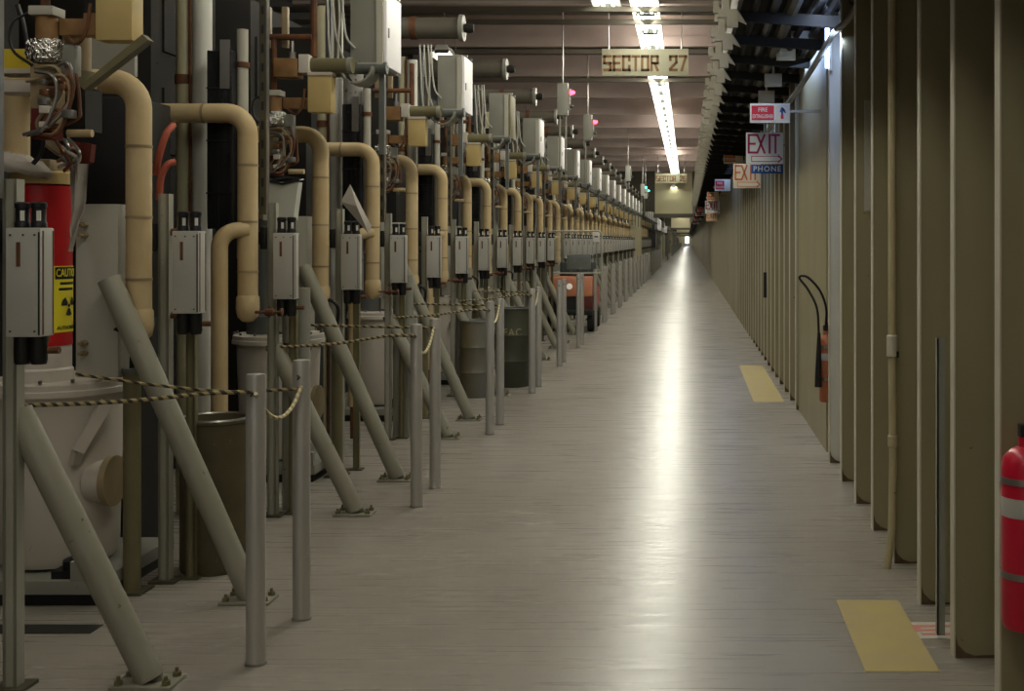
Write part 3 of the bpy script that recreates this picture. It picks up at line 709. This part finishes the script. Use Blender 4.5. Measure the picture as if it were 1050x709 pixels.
# red klystron on the first tank
t = thing('red_klystron', 'red cylinder with yellow CAUTION label standing on the nearest white tank', 'klystron', (-2.94, 5.33, .966))
MB().lathe([(.0, 0), (.13, 0), (.13, .05), (.122, .06), (.122, .16), (0, .16)], (0,0,0), 28).build('collar', 'tank_paint', t)
MB().lathe([(.0, .16), (.125, .16), (.125, .88), (.11, .89), (0, .89)], (0,0,0), 32).build('shell', 'red_paint', t)
MB().lathe([(.0, .89), (.128, .89), (.128, .94), (.115, .95), (0, .95)], (0,0,0), 28).build('top_ring', 'cream_tag', t)
MB().box(-.1, .09, -.1, .08, .95, 1.0, .01).build('top_block', 'tan', t)
A0 = math.radians(-4)
mb = MB(); n = 14
for i in range(n+1):
    a = A0 - .62 + 1.24*i/n
    for z in (.22, .52): mb.v.append((.1262*math.cos(a), .1262*math.sin(a), z))
mb.f = [(2*i, 2*i+2, 2*i+3, 2*i+1) for i in range(n)]
lb = mb.build('warning_label', 'yellow_label', t)
def arcbar(z0, z1, a0, a1, m, nm, r=.1268, n=8):
    q = MB()
    for i in range(n+1):
        a = A0 + a0 + (a1-a0)*i/n
        for z in (z0, z1): q.v.append((r*math.cos(a), r*math.sin(a), z))
    q.f = [(2*i, 2*i+2, 2*i+3, 2*i+1) for i in range(n)]; return q.build(nm, m, lb)
arcbar(.46, .515, -.58, .58, 'ink', 'header_band')
text_mesh('CAUTION', .05, 'yellow_label', 'lettering', lb, None, sx=.62, bend=(.1268, A0, .4875))
for k, (a, b) in enumerate(((-.4, .42), (-.45, .3))): arcbar(.435-.026*k, .447-.026*k, a, b, 'ink', 'text_line')
text_mesh('AUTHORIZED', .022, 'ink', 'lettering', lb, None, sx=.95, bend=(.1264, A0, .24))
mb = MB()                                           # trefoil
def wrap(x, z): a = A0 + x/.1268; return (.1288*math.cos(a), .1288*math.sin(a), .34+z)
for k in range(3):
    a0 = PI/2 + PI + 2*PI*k/3; pts = [(.014*math.cos(a0-.5), .014*math.sin(a0-.5))] + [(.046*math.cos(a0+d), .046*math.sin(a0+d)) for d in (-.5, -.25, 0, .25, .5)] + [(.014*math.cos(a0+.5), .014*math.sin(a0+.5))]
    mb.add([wrap(*p) for p in pts], [tuple(range(len(pts)))])
mb.add([wrap(.009*math.cos(2*PI*k/10), .009*math.sin(2*PI*k/10)) for k in range(10)], [tuple(range(10))]); mb.build('trefoil', 'ink', lb)
# plainer klystron bodies on later tanks
def make_kly():
    t = thing('klystron_body', '', '')
    MB().lathe([(0, 0), (.14, 0), (.14, .12), (.12, .14), (.12, .78), (0, .78)], (0,0,0), 22).build('shell', 'dark_panel', t)
    MB().lathe([(0, .78), (.13, .78), (.13, .83), (.06, .85), (.05, 1.0), (0, 1.0)], (0,0,0), 20).build('top_ring', 'tan', t)
    return t
repeat(make_kly(), [(p[0]-.06, p[1]-.05, .966) for p in tk[1:18]], 4, '# dark grey klystron body standing on a white tank behind pipes', 'distant dark klystron body on a white tank', 'klystron bodies', 'klystron')

# black ducts
def make_duct():
    t = thing('black_duct', '', '')
    MB().box(-.075, .075, 0, .12, 0, 1.02, .008).box(-.068, -.06, -.006, 0, 0, 1.02).box(-.01, .005, -.008, 0, 0, 1.02).box(.045, .06, -.006, 0, 0, 1.02).build('duct', 'black_gloss', t)
    mb = MB()
    for k in range(3): mb.box(-.074, .074, -.009, 0, .2+.3*k, .21+.3*k)
    mb.build('clips', 'black', t)
    MB().box(.005, .06, -.012, 0, .8, 1.08).build('bracket', 'steel', t)
    return t
repeat(make_duct(), [(-2.67, 6.68+MODP*k, 1.667) for k in range(NM-2)], 5, '# tall black fluted duct from the camera among the pipes', 'distant tall black fluted duct among the pipes', 'black ducts', 'duct')
def make_white_pipe():
    t = thing('white_pipe', '', '')
    MB().cyl((0, 0, 1.5), (0, 0, 2.82), .032, 12).build('pipe', 'pale_panel', t)
    MB().lathe([(.033, 2.6), (.04, 2.6), (.04, 2.63), (.033, 2.63)], (0,0,0), 12).build('collar', 'rust', t)
    return t
repeat(make_white_pipe(), [(-2.57, 6.76+MODP*k, 0) for k in range(NM-4)], 4, '# white upright pipe with rusty collar from the camera', 'distant white upright pipe with rusty collar', 'white pipes', 'pipe')
def make_back():
    t = thing('black_cabinet', '', '')
    MB().box(-.2, .16, .0, .4, 1.2, 2.32, .006).build('panel', 'black', t)
    MB().box(-.2, .16, .05, .4, 0, 1.2).build('base', 'dark', t)
    MB().box(-.25, .1, .3, .36, 2.32, 3.2).build('upper_sheet', 'dark', t)
    return t
repeat(make_back(), [(-2.92, 5.85+MODP*k, 0) for k in range(NM-4)], 4, '# black cabinet from the camera behind the cream pipes', 'distant black cabinet behind the cream pipes', 'black cabinets', 'cabinet')
# tall racks filling the depth behind the row
def make_rack():
    t = thing('equipment_rack', '', '')
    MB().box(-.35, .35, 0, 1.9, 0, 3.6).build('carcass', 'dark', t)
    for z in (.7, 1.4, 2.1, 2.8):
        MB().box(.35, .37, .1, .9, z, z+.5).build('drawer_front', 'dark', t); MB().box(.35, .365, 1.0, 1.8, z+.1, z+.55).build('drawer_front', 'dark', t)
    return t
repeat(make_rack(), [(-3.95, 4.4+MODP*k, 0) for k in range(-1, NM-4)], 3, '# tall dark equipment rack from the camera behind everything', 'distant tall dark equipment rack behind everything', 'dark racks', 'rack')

# dark strut posts rising above every second support
def make_strut():
    t = thing('dark_strut', '', '')
    MB().box(-.02, .02, 0, .03, 0, 1.6).build('channel', 'dark_olive', t)
    mb = MB()
    for k in range(14): mb.box(-.008, .008, -.002, 0, .05+.11*k, .1+.11*k)
    mb.build('slots', 'black', t)
    MB().box(.02, .028, 0, .03, 0, 1.6).build('bright_edge', 'steel', t)
    return t
repeat(make_strut(), [(-2.44, y, 1.75) for y in YS(6.72-MODP)], 5, '# dark slotted strut from the camera rising above a support channel', 'distant dark slotted strut above a support channel', 'dark struts', 'strut')

# waveguide assemblies
def S(u, v, dy=0.): return (-2.607+(u-280)*.00613, dy, 1.6+(247-v)*.00613)
def make_waveguide():
    t = thing('waveguide_assembly', '', '')
    def B(u0, v0, u1, v1, d0, d1, nm, m, ch=.004):
        a = S(u0, v1); b = S(u1, v0); return MB().box(a[0], b[0], d0, d1, a[2], b[2], ch).build(nm, m, t)
    for u in (271, 289): B(u-3, 5, u+3, 47, .05, .09, 'waveguide_tube', 'tan', .002)
    MB().tube([S(268, 38), S(320, 38)], .02, 10).build('rusty_pipe', 'rust', t)
    MB().tube([S(321, 0, .02), S(321, 58, .02)], .022, 10).build('rusty_pipe', 'rust', t)
    MB().tube([S(281, 40), S(281, 96)], .018, 10).build('rusty_pipe', 'rust', t)
    MB().tube([S(300, 42), S(300, 62)], .012, 8).lathe([(.012, 0), (.022, 0), (.022, .04), (.012, .04)], S(300, 60), 10).build('fitting', 'steel', t)
    B(284, 61, 308, 80, -.06, .06, 'coupler_block', 'rust_tan')
    B(309, 57, 320, 76, -.06, .06, 'flange', 'tank_paint', .006)
    c = MB().cyl(S(320, 67), S(362, 67), .046, 18).build('gas_cylinder', 'olive', t)
    MB().lathe([(.047, 0), (.051, 0), (.051, .03), (.047, .03)], S(357, 67), 18, 'x').build('end_ring', 'grey_paint', c)
    MB().box(S(318, 0)[0], S(342, 0)[0], -.055, .05, S(0, 78)[2], S(0, 75)[2]).build('tag_hanger', 'tank_paint', t)
    B(274, 93, 290, 99, -.05, .05, 'flange', 'pale_panel')
    MB().cyl(S(282, 99), S(282, 117), .042, 16).build('waveguide_tube', 'rust_tan', t)
    B(290, 100, 318, 111, .0, .07, 'side_guide', 'rust_tan')
    # foil wrap
    bm = bmesh.new(); bmesh.ops.create_icosphere(bm, subdivisions=4, radius=1); rr = random.Random(3)
    cc = S(282, 122)
    for v in bm.verts:
        n = v.co.copy(); k = 1 + .2*(rr.random()-.5)
        v.co = Vector((max(-.72, min(.72, n.x))*.085*k, n.y*.07*k, max(-.75, min(.75, n.z))*.062*k)) + Vector(cc)
    bm.verts.index_update(); f = MB(); f.add([v.co for v in bm.verts], [[v.index for v in q.verts] for q in bm.faces]); bm.free(); f.build('foil_wrap', 'foil', t)
    MB().box(S(291, 0)[0], S(301, 0)[0], 0, .05, S(0, 138)[2], S(0, 117)[2], .01).build('sensor_block', 'grey_paint', t)
    B(274, 131, 291, 170, -.035, .04, 'lower_guide', 'tan'); B(275, 160, 289, 180, -.04, .045, 'lower_flange', 'red_dark')
    rr = random.Random(11)
    for k in range(8):
        u0 = rr.uniform(270, 300); u1 = rr.uniform(290, 306); v0 = 133+rr.uniform(0, 12); d = rr.uniform(-.09, -.02)
        MB().tube(curve([S(u0, v0, d+.03), S(u1, v0+rr.uniform(-3, 6), d), S(u1+2, v0+18, d), S(u1-rr.uniform(0, 14), 165+rr.uniform(-6, 12), d-.01), S(rr.uniform(272, 290), 178, d)], 5), .0075, 7).build('copper_line', ('copper', 'steel', 'rust', 'tan')[k % 4], t)
    for k in range(9):
        p = S(rr.uniform(286, 304), rr.uniform(135, 172), rr.uniform(-.1, -.03)); w = rr.uniform(.012, .022)
        MB().box(p[0]-w, p[0]+w, p[1]-w, p[1]+w, p[2]-w*.8, p[2]+w*.8, .003).build('brass_fitting', ('steel', 'rust', 'tank_paint', 'copper')[k % 4], t)
    MB().tube(curve([S(270, 96), S(262, 105, -.04), S(264, 122, -.05), S(276, 132, -.04)]), .006, 6).build('hose', 'black', t)
    MB().tube(curve([S(296, 113), S(306, 118, -.05), S(313, 110, -.06), S(315, 92, -.05)]), .008, 6).build('hose', 'rust', t)
    MB().cyl(S(296, 176), S(312, 176), .016, 10).build('side_pipe', 'cream_lag', t)
    return t
wg = [(0, y, 0) for y in YS(7.36-MODP)]
repeat(make_waveguide(), wg, 5, '# brown waveguide assembly from the camera with foil wrap and copper lines', 'small distant brown waveguide assembly far down the row', 'waveguide assemblies', 'waveguide')
# cream boxes under the cylinders
def make_cream():
    t = thing('cream_box', '', '')
    MB().box(-.073, .073, 0, .1, 0, .225, .004).build('case', 'cream_tag', t); MB().box(-.075, .075, -.003, .1, .222, .235).build('lid', 'tan', t)
    return t
repeat(make_cream(), [(-2.3, p[1]-.05, 2.405) for p in wg], 9, '# cream box from the camera hanging under a waveguide cylinder', 'small distant cream box under a waveguide cylinder', 'cream boxes', 'box')
# half round saddle and rusty grey pipe
def make_saddle():
    t = thing('pipe_saddle', '', '')
    MB().cyl((-.12, 0, 2.71), (.2, 0, 2.71), .04, 14).build('cross_pipe', 'dark_panel', t)
    m = MB(); n = 12
    for i in range(n+1):
        a = PI + PI*i/n
        for y in (-.1, .1):
            for r in (.1, .112): m.v.append((.02+r*math.cos(a), y, 2.71+r*math.sin(a)))
    for i in range(n):
        k = i*4; m.f += [(k, k+4, k+5, k+1), (k+2, k+3, k+7, k+6), (k+1, k+5, k+7, k+3), (k, k+2, k+6, k+4)]
    m.f += [(0, 1, 3, 2), (n*4, n*4+2, n*4+3, n*4+1)]
    m.build('saddle', 'grey_paint', t)
    return t
repeat(make_saddle(), [(-2.13, y+.12, 0) for y in YS(7.4)], 5, '# half round grey pipe saddle from the camera under an overhead cabinet', 'small distant grey pipe saddle under a cabinet', 'pipe saddles', 'bracket')
def make_rusty():
    t = thing('rusty_pipe', '', '')
    MB().cyl((0, 0, 1.2), (0, 0, 2.95), .078, 18).build('pipe', 'rusty_grey', t); MB().lathe([(.079, 2.3), (.09, 2.3), (.09, 2.33), (.079, 2.33)], (0,0,0), 18).build('collar', 'grey_paint', t)
    return t
repeat(make_rusty(), [(-2.69, 9.42+MODP*k, 0) for k in range(NM-6)], 4, '# thick grey pipe with rust patches from the camera behind cream pipes', 'distant thick grey pipe with rust patches', 'rusty grey pipes', 'pipe')
# overhead cabinets
def make_cab(door):
    t = thing('overhead_cabinet', '', '')
    MB().box(-.21, 0, 0, .4, 0, .5, .006).build('housing', 'grey_paint', t)
    d = MB().box(0, .022, .012, .388, .012, .488, .004).build('door', door, t)
    MB().box(.022, .03, .04, .06, .2, .26).build('latch', 'steel', d)
    MB().box(-.16, .0, -.012, 0, .0, .03).box(-.04, .0, -.014, 0, .02, .48).build('edge_strip', 'pale_panel', t)
    for y in (.08, .3): MB().box(-.008, .03, y, y+.03, .492, .51).build('hinge', 'steel', t)
    MB().bar((-.02, .06, 0), (-.02, .06, -.55), .035).build('stand_leg', 'dark_panel', t)
    return t
cy = YS(7.5)
repeat(make_cab('white_door'), [(-1.952, y, 2.71) for i, y in enumerate(cy) if i != 2], 8, '# overhead grey cabinet from the camera with bright white door', 'small distant overhead cabinet with bright white door', 'overhead cabinets', 'cabinet')
o = make_cab('olive'); o.location = (-1.952, cy[2], 2.71); tag(o, 'overhead grey cabinet with dull green door between white doored ones', 'cabinet', 'overhead cabinets')
# cable loops
def make_loops():
    t = thing('cable_bundle', '', '')
    for k, (u0, u1, v1) in enumerate(((330, 333, 60), (336, 346, 57), (342, 340, 70), (346, 358, 46))):
        MB().tube(curve([S(u0-3, -30, .0), S(u0, 12, -.02), S((u0*2+u1)/3, 35, -.03), S(u1, v1, -.02)]), .0075, 7).build('cable', 'pale_cable', t)
    MB().box(S(325, 0)[0], S(331, 0)[0], .02, .05, S(0, 75)[2], S(0, -20)[2]).build('conduit', 'dark_panel', t)
    MB().box(S(334, 0)[0], S(341, 0)[0], .02, .05, S(0, 75)[2], S(0, -20)[2]).build('conduit', 'olive', t)
    return t
repeat(make_loops(), [(0, y+.15, 0) for y in YS(7.36, 0)], 6, '# bundle of pale hanging cables from the camera beside an overhead cabinet', 'small distant bundle of pale hanging cables', 'cable bundles', 'cable')
# flanged waveguide pipes crossing high up
def make_high():
    t = thing('flanged_pipe', '', '')
    MB().lathe([(.1, -.85), (.1, -.04)], (0,0,0), 18, 'x').build('pipe', 'truss_paint', t)
    MB().lathe([(.1, -.04), (.125, -.04), (.125, 0), (.0, .0)], (0,0,0), 18, 'x').build('flange', 'grey_paint', t)
    MB().lathe([(.1, -.5), (.108, -.5), (.108, -.44), (.1, -.44)], (0,0,0), 18, 'x').build('band', 'rust', t)
    MB().lathe([(.0, .09), (.04, .09), (.05, .05), (.04, .0), (0, 0)], (0,0,0), 12, 'x').build('end_cap', 'dark', t)
    return t
repeat(make_high(), [(-2.1, 11+MODP*k, 3.6) for k in range(20)], 5, '# thick dark flanged pipe from the camera above the overhead cabinets', 'small distant thick flanged pipe above the cabinets', 'flanged pipes', 'pipe')
o = MB().box(-2.03, -1.99, 22, 51, 2.62, 2.68).build('long_rail', 'dark'); tag(o, 'long dark rail running under the overhead cabinets', 'rail')
# far equipment past the separate stations
mb = MB()
for k in range(NM, 118):
    y = 5.2+MODP*k
    if k % 20 == 0 or 75 < y < 92 or 97 < y < 118: continue
    mb.box(-2.14, -1.95, y+2.3, y+2.7, 2.71, 3.2).box(-2.33, -2.21, y, y+.1, 1.26, 1.65).box(-2.33, -2.21, y+1.3, y+1.4, 1.26, 1.65)
    mb.box(-2.55, -2.43, y, y+.12, 1.2, 2.3).box(-2.55, -2.43, y+1.3, y+1.42, 1.2, 2.3).box(-2.42, -2.36, y, y+.05, 0, 1.8).box(-1.67, -1.6, y, y+.06, 0, 1.1).box(-1.67, -1.6, y+.5, y+.56, 0, 1.1)
    mb.box(-3.0, -2.6, y+.1, y+.6, 0, 1)
o = mb.build('distant_equipment', 'grey_paint'); tag(o, 'grey blur of equipment too far down the gallery to tell apart', 'equipment', kind='stuff')
for i, (Y, L) in enumerate(((78, 12), (100, 16))):
    t = thing('panel_bank', ORD[i]+' distant run of white panels past the pale pilaster', 'panel', (-2.0, Y, 2.35)); MB().box(-.2, 0, 0, L, 0, .8, .01).build('panel', 'white_door', t); MB().box(-.15, -.05, .5, .6, -2.35, 0).box(-.15, -.05, L-.6, L-.5, -2.35, 0).build('leg', 'grey_paint', t)

# ------------------------------------------------------------------ one-off things near the left edge
t = thing('plastic_bag', 'crumpled pale plastic sheet draped over the red cylinder top', 'plastic sheet', (-2.98, 5.2, 1.93))
bm = bmesh.new(); bmesh.ops.create_uvsphere(bm, u_segments=20, v_segments=12, radius=1); rr = random.Random(5)
for v in bm.verts: v.co = Vector((v.co.x*.15*(1+.15*rr.uniform(-1, 1)), v.co.y*.08, max(v.co.z, -.5)*.05*(1+.3*rr.uniform(-1, 1)) + v.co.x*-.03))
bm.verts.index_update(); f = MB(); f.add([v.co for v in bm.verts], [[v.index for v in q.verts] for q in bm.faces]); bm.free(); f.build('sheet', 'cloth', t)
# hanging cloth strip
m = MB(); Y = 5.15; nu, nv = 7, 12
for j in range(nv+1):
    tt = j/nv; v = 168+tt*90
    lo = 71 + (2 if tt > .8 else 0); hi = 90 - 2*tt - max(0, tt-.45)*29
    for i in range(nu+1):
        s_ = i/nu; p = px(lo+(hi-lo)*s_, v, Y); p.y += .02*math.sin(s_*9+tt*2); m.v.append(tuple(p))
for j in range(nv):
    for i in range(nu): a = j*(nu+1)+i; m.f.append((a, a+1, a+nu+2, a+nu+1))
o = m.build('hanging_cloth', 'cloth'); tag(o, 'pale cloth strip hanging beside the red cylinder', 'cloth')
t = thing('red_cradle', 'red sheet metal cradle with wire coils above the red cylinder', 'cradle', (0, 0, 0))
def q4(pts, Y, th, nm, m, par): f = MB(); f.prism([(px(u, v, Y).x, px(u, v, Y).z) for u, v in pts], Y, Y+th); return f.build(nm, m, par)
q4([(55, 150), (72, 175), (92, 166), (94, 148), (84, 146), (70, 160), (60, 148)], 5.2, .04, 'cradle', 'red_dark', t)
q4([(70, 144), (94, 150), (88, 168), (74, 172)], 5.22, .02, 'red_sheet', 'red_paint', t)
rr = random.Random(8)
for k in range(7):
    u = rr.uniform(50, 72); v = rr.uniform(138, 152)
    MB().tube(curve([px(u, v, 5.1), px(u+rr.uniform(6, 14), v+rr.uniform(2, 10), 5.07), px(u+rr.uniform(10, 22), v+rr.uniform(8, 20), 5.06), px(u+rr.uniform(0, 20), v+24, 5.12)]), .008, 7).build('wire', ('steel', 'pale_cable', 'copper')[k % 3], t)
m = MB()
for a in range(0, 25): tt = a/24*2*PI; m.v += []
MB().tube([px(75+7*math.cos(a/20*2*PI), 161+9*math.sin(a/20*2*PI), 5.17) for a in range(21)], .007, 7).build('coil', 'pale_cable', t)
MB().tube([px(47, 145, 5.1), px(60, 155, 5.08), px(74, 163, 5.08)], .02, 10).build('pipe_stub', 'tan', t)
o = MB().prism([(px(86, 92, 4.6).x, px(0, 92, 4.6).z), (px(82, 88, 4.6).x, px(0, 88, 4.6).z), (px(146, 35, 4.6).x, px(0, 35, 4.6).z), (px(152, 41, 4.6).x, px(0, 41, 4.6).z)], 4.6, 4.65).build('diagonal_strut', 'olive'); tag(o, 'olive diagonal strut sloping up to the nearest cream box', 'strut')
t = thing('pump_cylinder', 'brown pump cylinder with olive ring at the upper left', 'pump', px(79, 62, 4.9))
MB().cyl((-.0, 0, -.05), (0, 0, .1), .055, 18).build('cylinder', 'tan', t); MB().cyl((0, 0, -.12), (0, 0, -.05), .075, 22).build('ring', 'olive', t)
MB().box(-.07, .07, -.07, .07, -.3, -.12).build('mount', 'dark', t)
o = MB().prism([(px(92, 0, 5.5).x, px(0, 36, 5.5).z), (px(138, 0, 5.5).x, px(0, 36, 5.5).z), (px(138, 0, 5.5).x, px(0, 78, 5.5).z), (px(92, 0, 5.5).x, px(0, 78, 5.5).z)], 5.5, 5.53).build('grey_sheet', 'grey_paint'); tag(o, 'flat grey sheet behind the olive diagonal strut', 'sheet')
p = px(108, 36, 4.72); o = MB().box(-.09, .07, 0, .1, 0, .09, .004).box(.07, .08, -.01, .11, -.01, .1).build('tan_box', 'rust_tan', None, p); tag(o, 'tan box beam left of the nearest cream box', 'box')
p = px(22, 74, 5.0); o = MB().box(-.08, .045, 0, .1, 0, .1, .004).cyl((.0, 0, .05), (0, -.004, .05), .008, 8).build('yellow_box', 'yellow', None, p); tag(o, 'yellow box at the upper left edge', 'box')
p = px(22, 95, 5.0); o = MB().box(-.12, .06, -.02, .12, 0, .05, .003).box(-.12, .08, -.02, .12, .08, .1).build('pale_shelf', 'tank_paint', None, p); tag(o, 'pale shelf under the yellow box at the left edge', 'shelf')
t = thing('cream_drum', 'cream upright cylinder at the left edge beneath the pale shelf', 'cylinder', px(17, 170, 5.3)); MB().cyl((0, 0, 0), (0, 0, .33), .055, 18).build('body', 'cream_lag', t); MB().cyl((0, 0, .33), (0, 0, .35), .06, 18).build('lid', 'tan', t)
for i, pts in enumerate((((18, 5), (24, 25), (28, 50), (30, 60)), ((40, 130), (44, 145), (40, 160), (34, 168)))):
    o = MB().tube(curve([px(u, v, 4.85) for u, v in pts]), .01, 8).build('black_cable', 'black'); tag(o, ('black cable hanging at the upper left corner', 'black cable loop above the plastic sheet')[i], 'cable')
for i, pts in enumerate((((178, 128, 5.75), (170, 138, 5.7), (163, 160, 5.7), (160, 178, 5.75)), ((180, 166, 5.7), (172, 169, 5.68), (165, 182, 5.68), (163, 205, 5.7)))):
    o = MB().tube(curve([px(*p) for p in pts]), .017, 10).build('red_hose', 'red_hose'); tag(o, ('upper red rubber hose between the first two cream pipes', 'lower red rubber hose between the first two cream pipes')[i], 'hose')
# paper bag and plastic sheet on later stations
t = thing('paper_bag', 'white paper bag with black rim hung before the second waveguide', 'bag', (0, 7.2, 0))
a = [(277, 187), (308, 187), (303, 226), (272, 226)]
MB().prism([((u-705)/1200*7.2, 1.6+(247-v)/1200*7.2) for u, v in a], -.04, .04).build('sack', 'paper', t)
MB().tube([((u-705)/1200*7.2, d, 1.6+(247-v)/1200*7.2) for u, v, d in ((276, 185, -.045), (292, 189, -.05), (309, 185, -.045), (309, 184, .045), (290, 181, .05), (276, 184, .045), (276, 185, -.045))], .008, 6).build('rim', 'black', t)
MB().tube([((u-705)/1200*7.2, -.046, 1.6+(247-v)/1200*7.2) for u, v in ((276, 185), (271, 212))], .007, 6).build('strap', 'black', t)
t = thing('plastic_sheet', 'clear plastic sheet folded to a point above an actuator box', 'plastic sheet', (0, 7.75, 0))
W8 = lambda u, v, d=0: ((u-705)/1200*7.75, d, 1.6+(247-v)/1200*7.75)
MB().add([W8(359, 189), W8(351, 207, -.03), W8(378, 240, .0), W8(380, 232, .02), W8(368, 212, -.05)], [(0, 1, 4), (1, 2, 4), (4, 2, 3), (0, 4, 3)]).build('sheet', 'cloth', t)

# barrels
def barrel(loc, r, h, m, label, ribs_=True):
    t = thing('steel_drum', label, 'drum', loc)
    pr = [(0, 0), (r*.97, 0), (r, .015)]
    if ribs_: 
        for z in (h*.33, h*.66): pr += [(r, z-.02), (r+.008, z), (r, z+.02)]
    pr += [(r, h-.02), (r+.006, h-.015), (r+.006, h), (r-.01, h), (r-.012, h-.05), (0, h-.06)]
    MB().lathe(pr, (0,0,0), 32).build('shell', m, t)
    MB().tube([(r*math.cos(a/24*2*PI), r*math.sin(a/24*2*PI), h) for a in range(25)], .008, 6).build('rim', 'steel' if m == 'barrel_brown' else 'dark_panel', t)
    return t
barrel((-2.31, 5.72, 0), .16, .735, 'barrel_brown', 'brown open topped drum beside the nearest white tank', False)
barrel((-2.17, 12.02, 0), .16, .78, 'barrel_grey', 'blue grey drum with rust streaks behind the third pair of posts')
t = barrel((-1.93, 12.9, 0), .185, .86, 'barrel_green', 'dark green drum with faded lettering beside the walkway')
text_mesh('LIFAC', .11, 'faded_yellow', 'lettering', t, None, sx=.9, bend=(.186, -PI/2-.1, .6), spacing=1.2)

# the orange cart
t = thing('utility_cart', 'orange and red utility cart with windshield frame parked among the posts', 'cart', (-2.0, 20.4, 0))
MB().box(-.42, .34, 0, .55, .62, .97, .05).build('hood', 'orange', t)
MB().box(-.42, .34, -.02, 1.7, .3, .4, .02).build('chassis', 'black', t)
MB().box(.08, .34, .0, .5, .38, .62, .01).build('red_panel', 'red_dark', t); MB().box(-.42, .08, .02, .5, .4, .62).build('grille', 'black', t)
MB().box(-.42, .34, .55, 1.7, .4, .75, .03).build('rear_body', 'red_paint', t); MB().box(-.38, .3, 1.0, 1.4, .75, .85, .03).box(-.38, .3, 1.4, 1.5, .75, 1.2, .03).build('seat', 'black', t)
for x in (-.06,): MB().lathe([(0, -.03), (.05, -.028), (.055, 0), (.0, .01)], (x, .0, .8), 16, 'y').build('headlight', 'lens', t)
for x in (-.4, .3):
    for y in (.25, 1.45): 
        wh = MB().lathe([(.06, -.06), (.17, -.06), (.19, -.04), (.19, .04), (.17, .06), (.06, .06)], (x, y, .19), 20, 'x').build('wheel', 'rubber', t); MB().lathe([(0, -.05), (.06, -.05), (.06, .05), (0, .05)], (x, y, .19), 14, 'x').build('hub', 'steel', wh)
fr = MB().tube(elbow((-.42, .1, .6), (-.42, .1, 1.77), (-.1, .1, 1.77), .08), .017, 10).tube(elbow((.5, .1, .3), (.5, .1, 1.77), (-.1, .1, 1.77), .08), .017, 10).cyl((-.42, .1, 1.03), (.5, .1, 1.03), .015, 10)
fr = fr.build('windshield_frame', 'pale_panel', t); MB().box(-.4, .48, .095, .105, 1.03, 1.75).build('windshield', 'glass', fr)
MB().box(-.12, .3, .13, .2, 1.1, 1.36, .02).build('dash_panel', 'dark_panel', t)
MB().tube([(.08+.17*math.cos(a/20*2*PI), .35+.06*math.sin(a/20*2*PI), 1.12+.16*math.sin(a/20*2*PI)) for a in range(21)], .014, 8).cyl((.08, .35, 1.12), (.08, .3, .9), .015, 8).build('steering_wheel', 'black', t)
t = thing('round_notice', 'small white notice with black mark hung beside the cart frame', 'sign', (-1.63, 20.9, 1.6))
MB().box(-.06, .06, 0, .01, -.02, .17, .01).build('plate', 'white', t); MB().box(-.035, .035, -.004, 0, .06, .085).build('mark', 'ink', t); MB().cyl((0, .02, -1.6), (0, .02, .1), .012, 8).build('stem', 'grey_paint', t)

# ------------------------------------------------------------------ render look
sc.view_settings.view_transform = 'Standard'; sc.view_settings.look = 'None'
sc.view_settings.exposure = 0.0; sc.view_settings.gamma = 1.0
sc.cycles.use_denoising = True; sc.cycles.max_bounces = 6; sc.cycles.diffuse_bounces = 4; sc.cycles.sample_clamp_indirect = 6
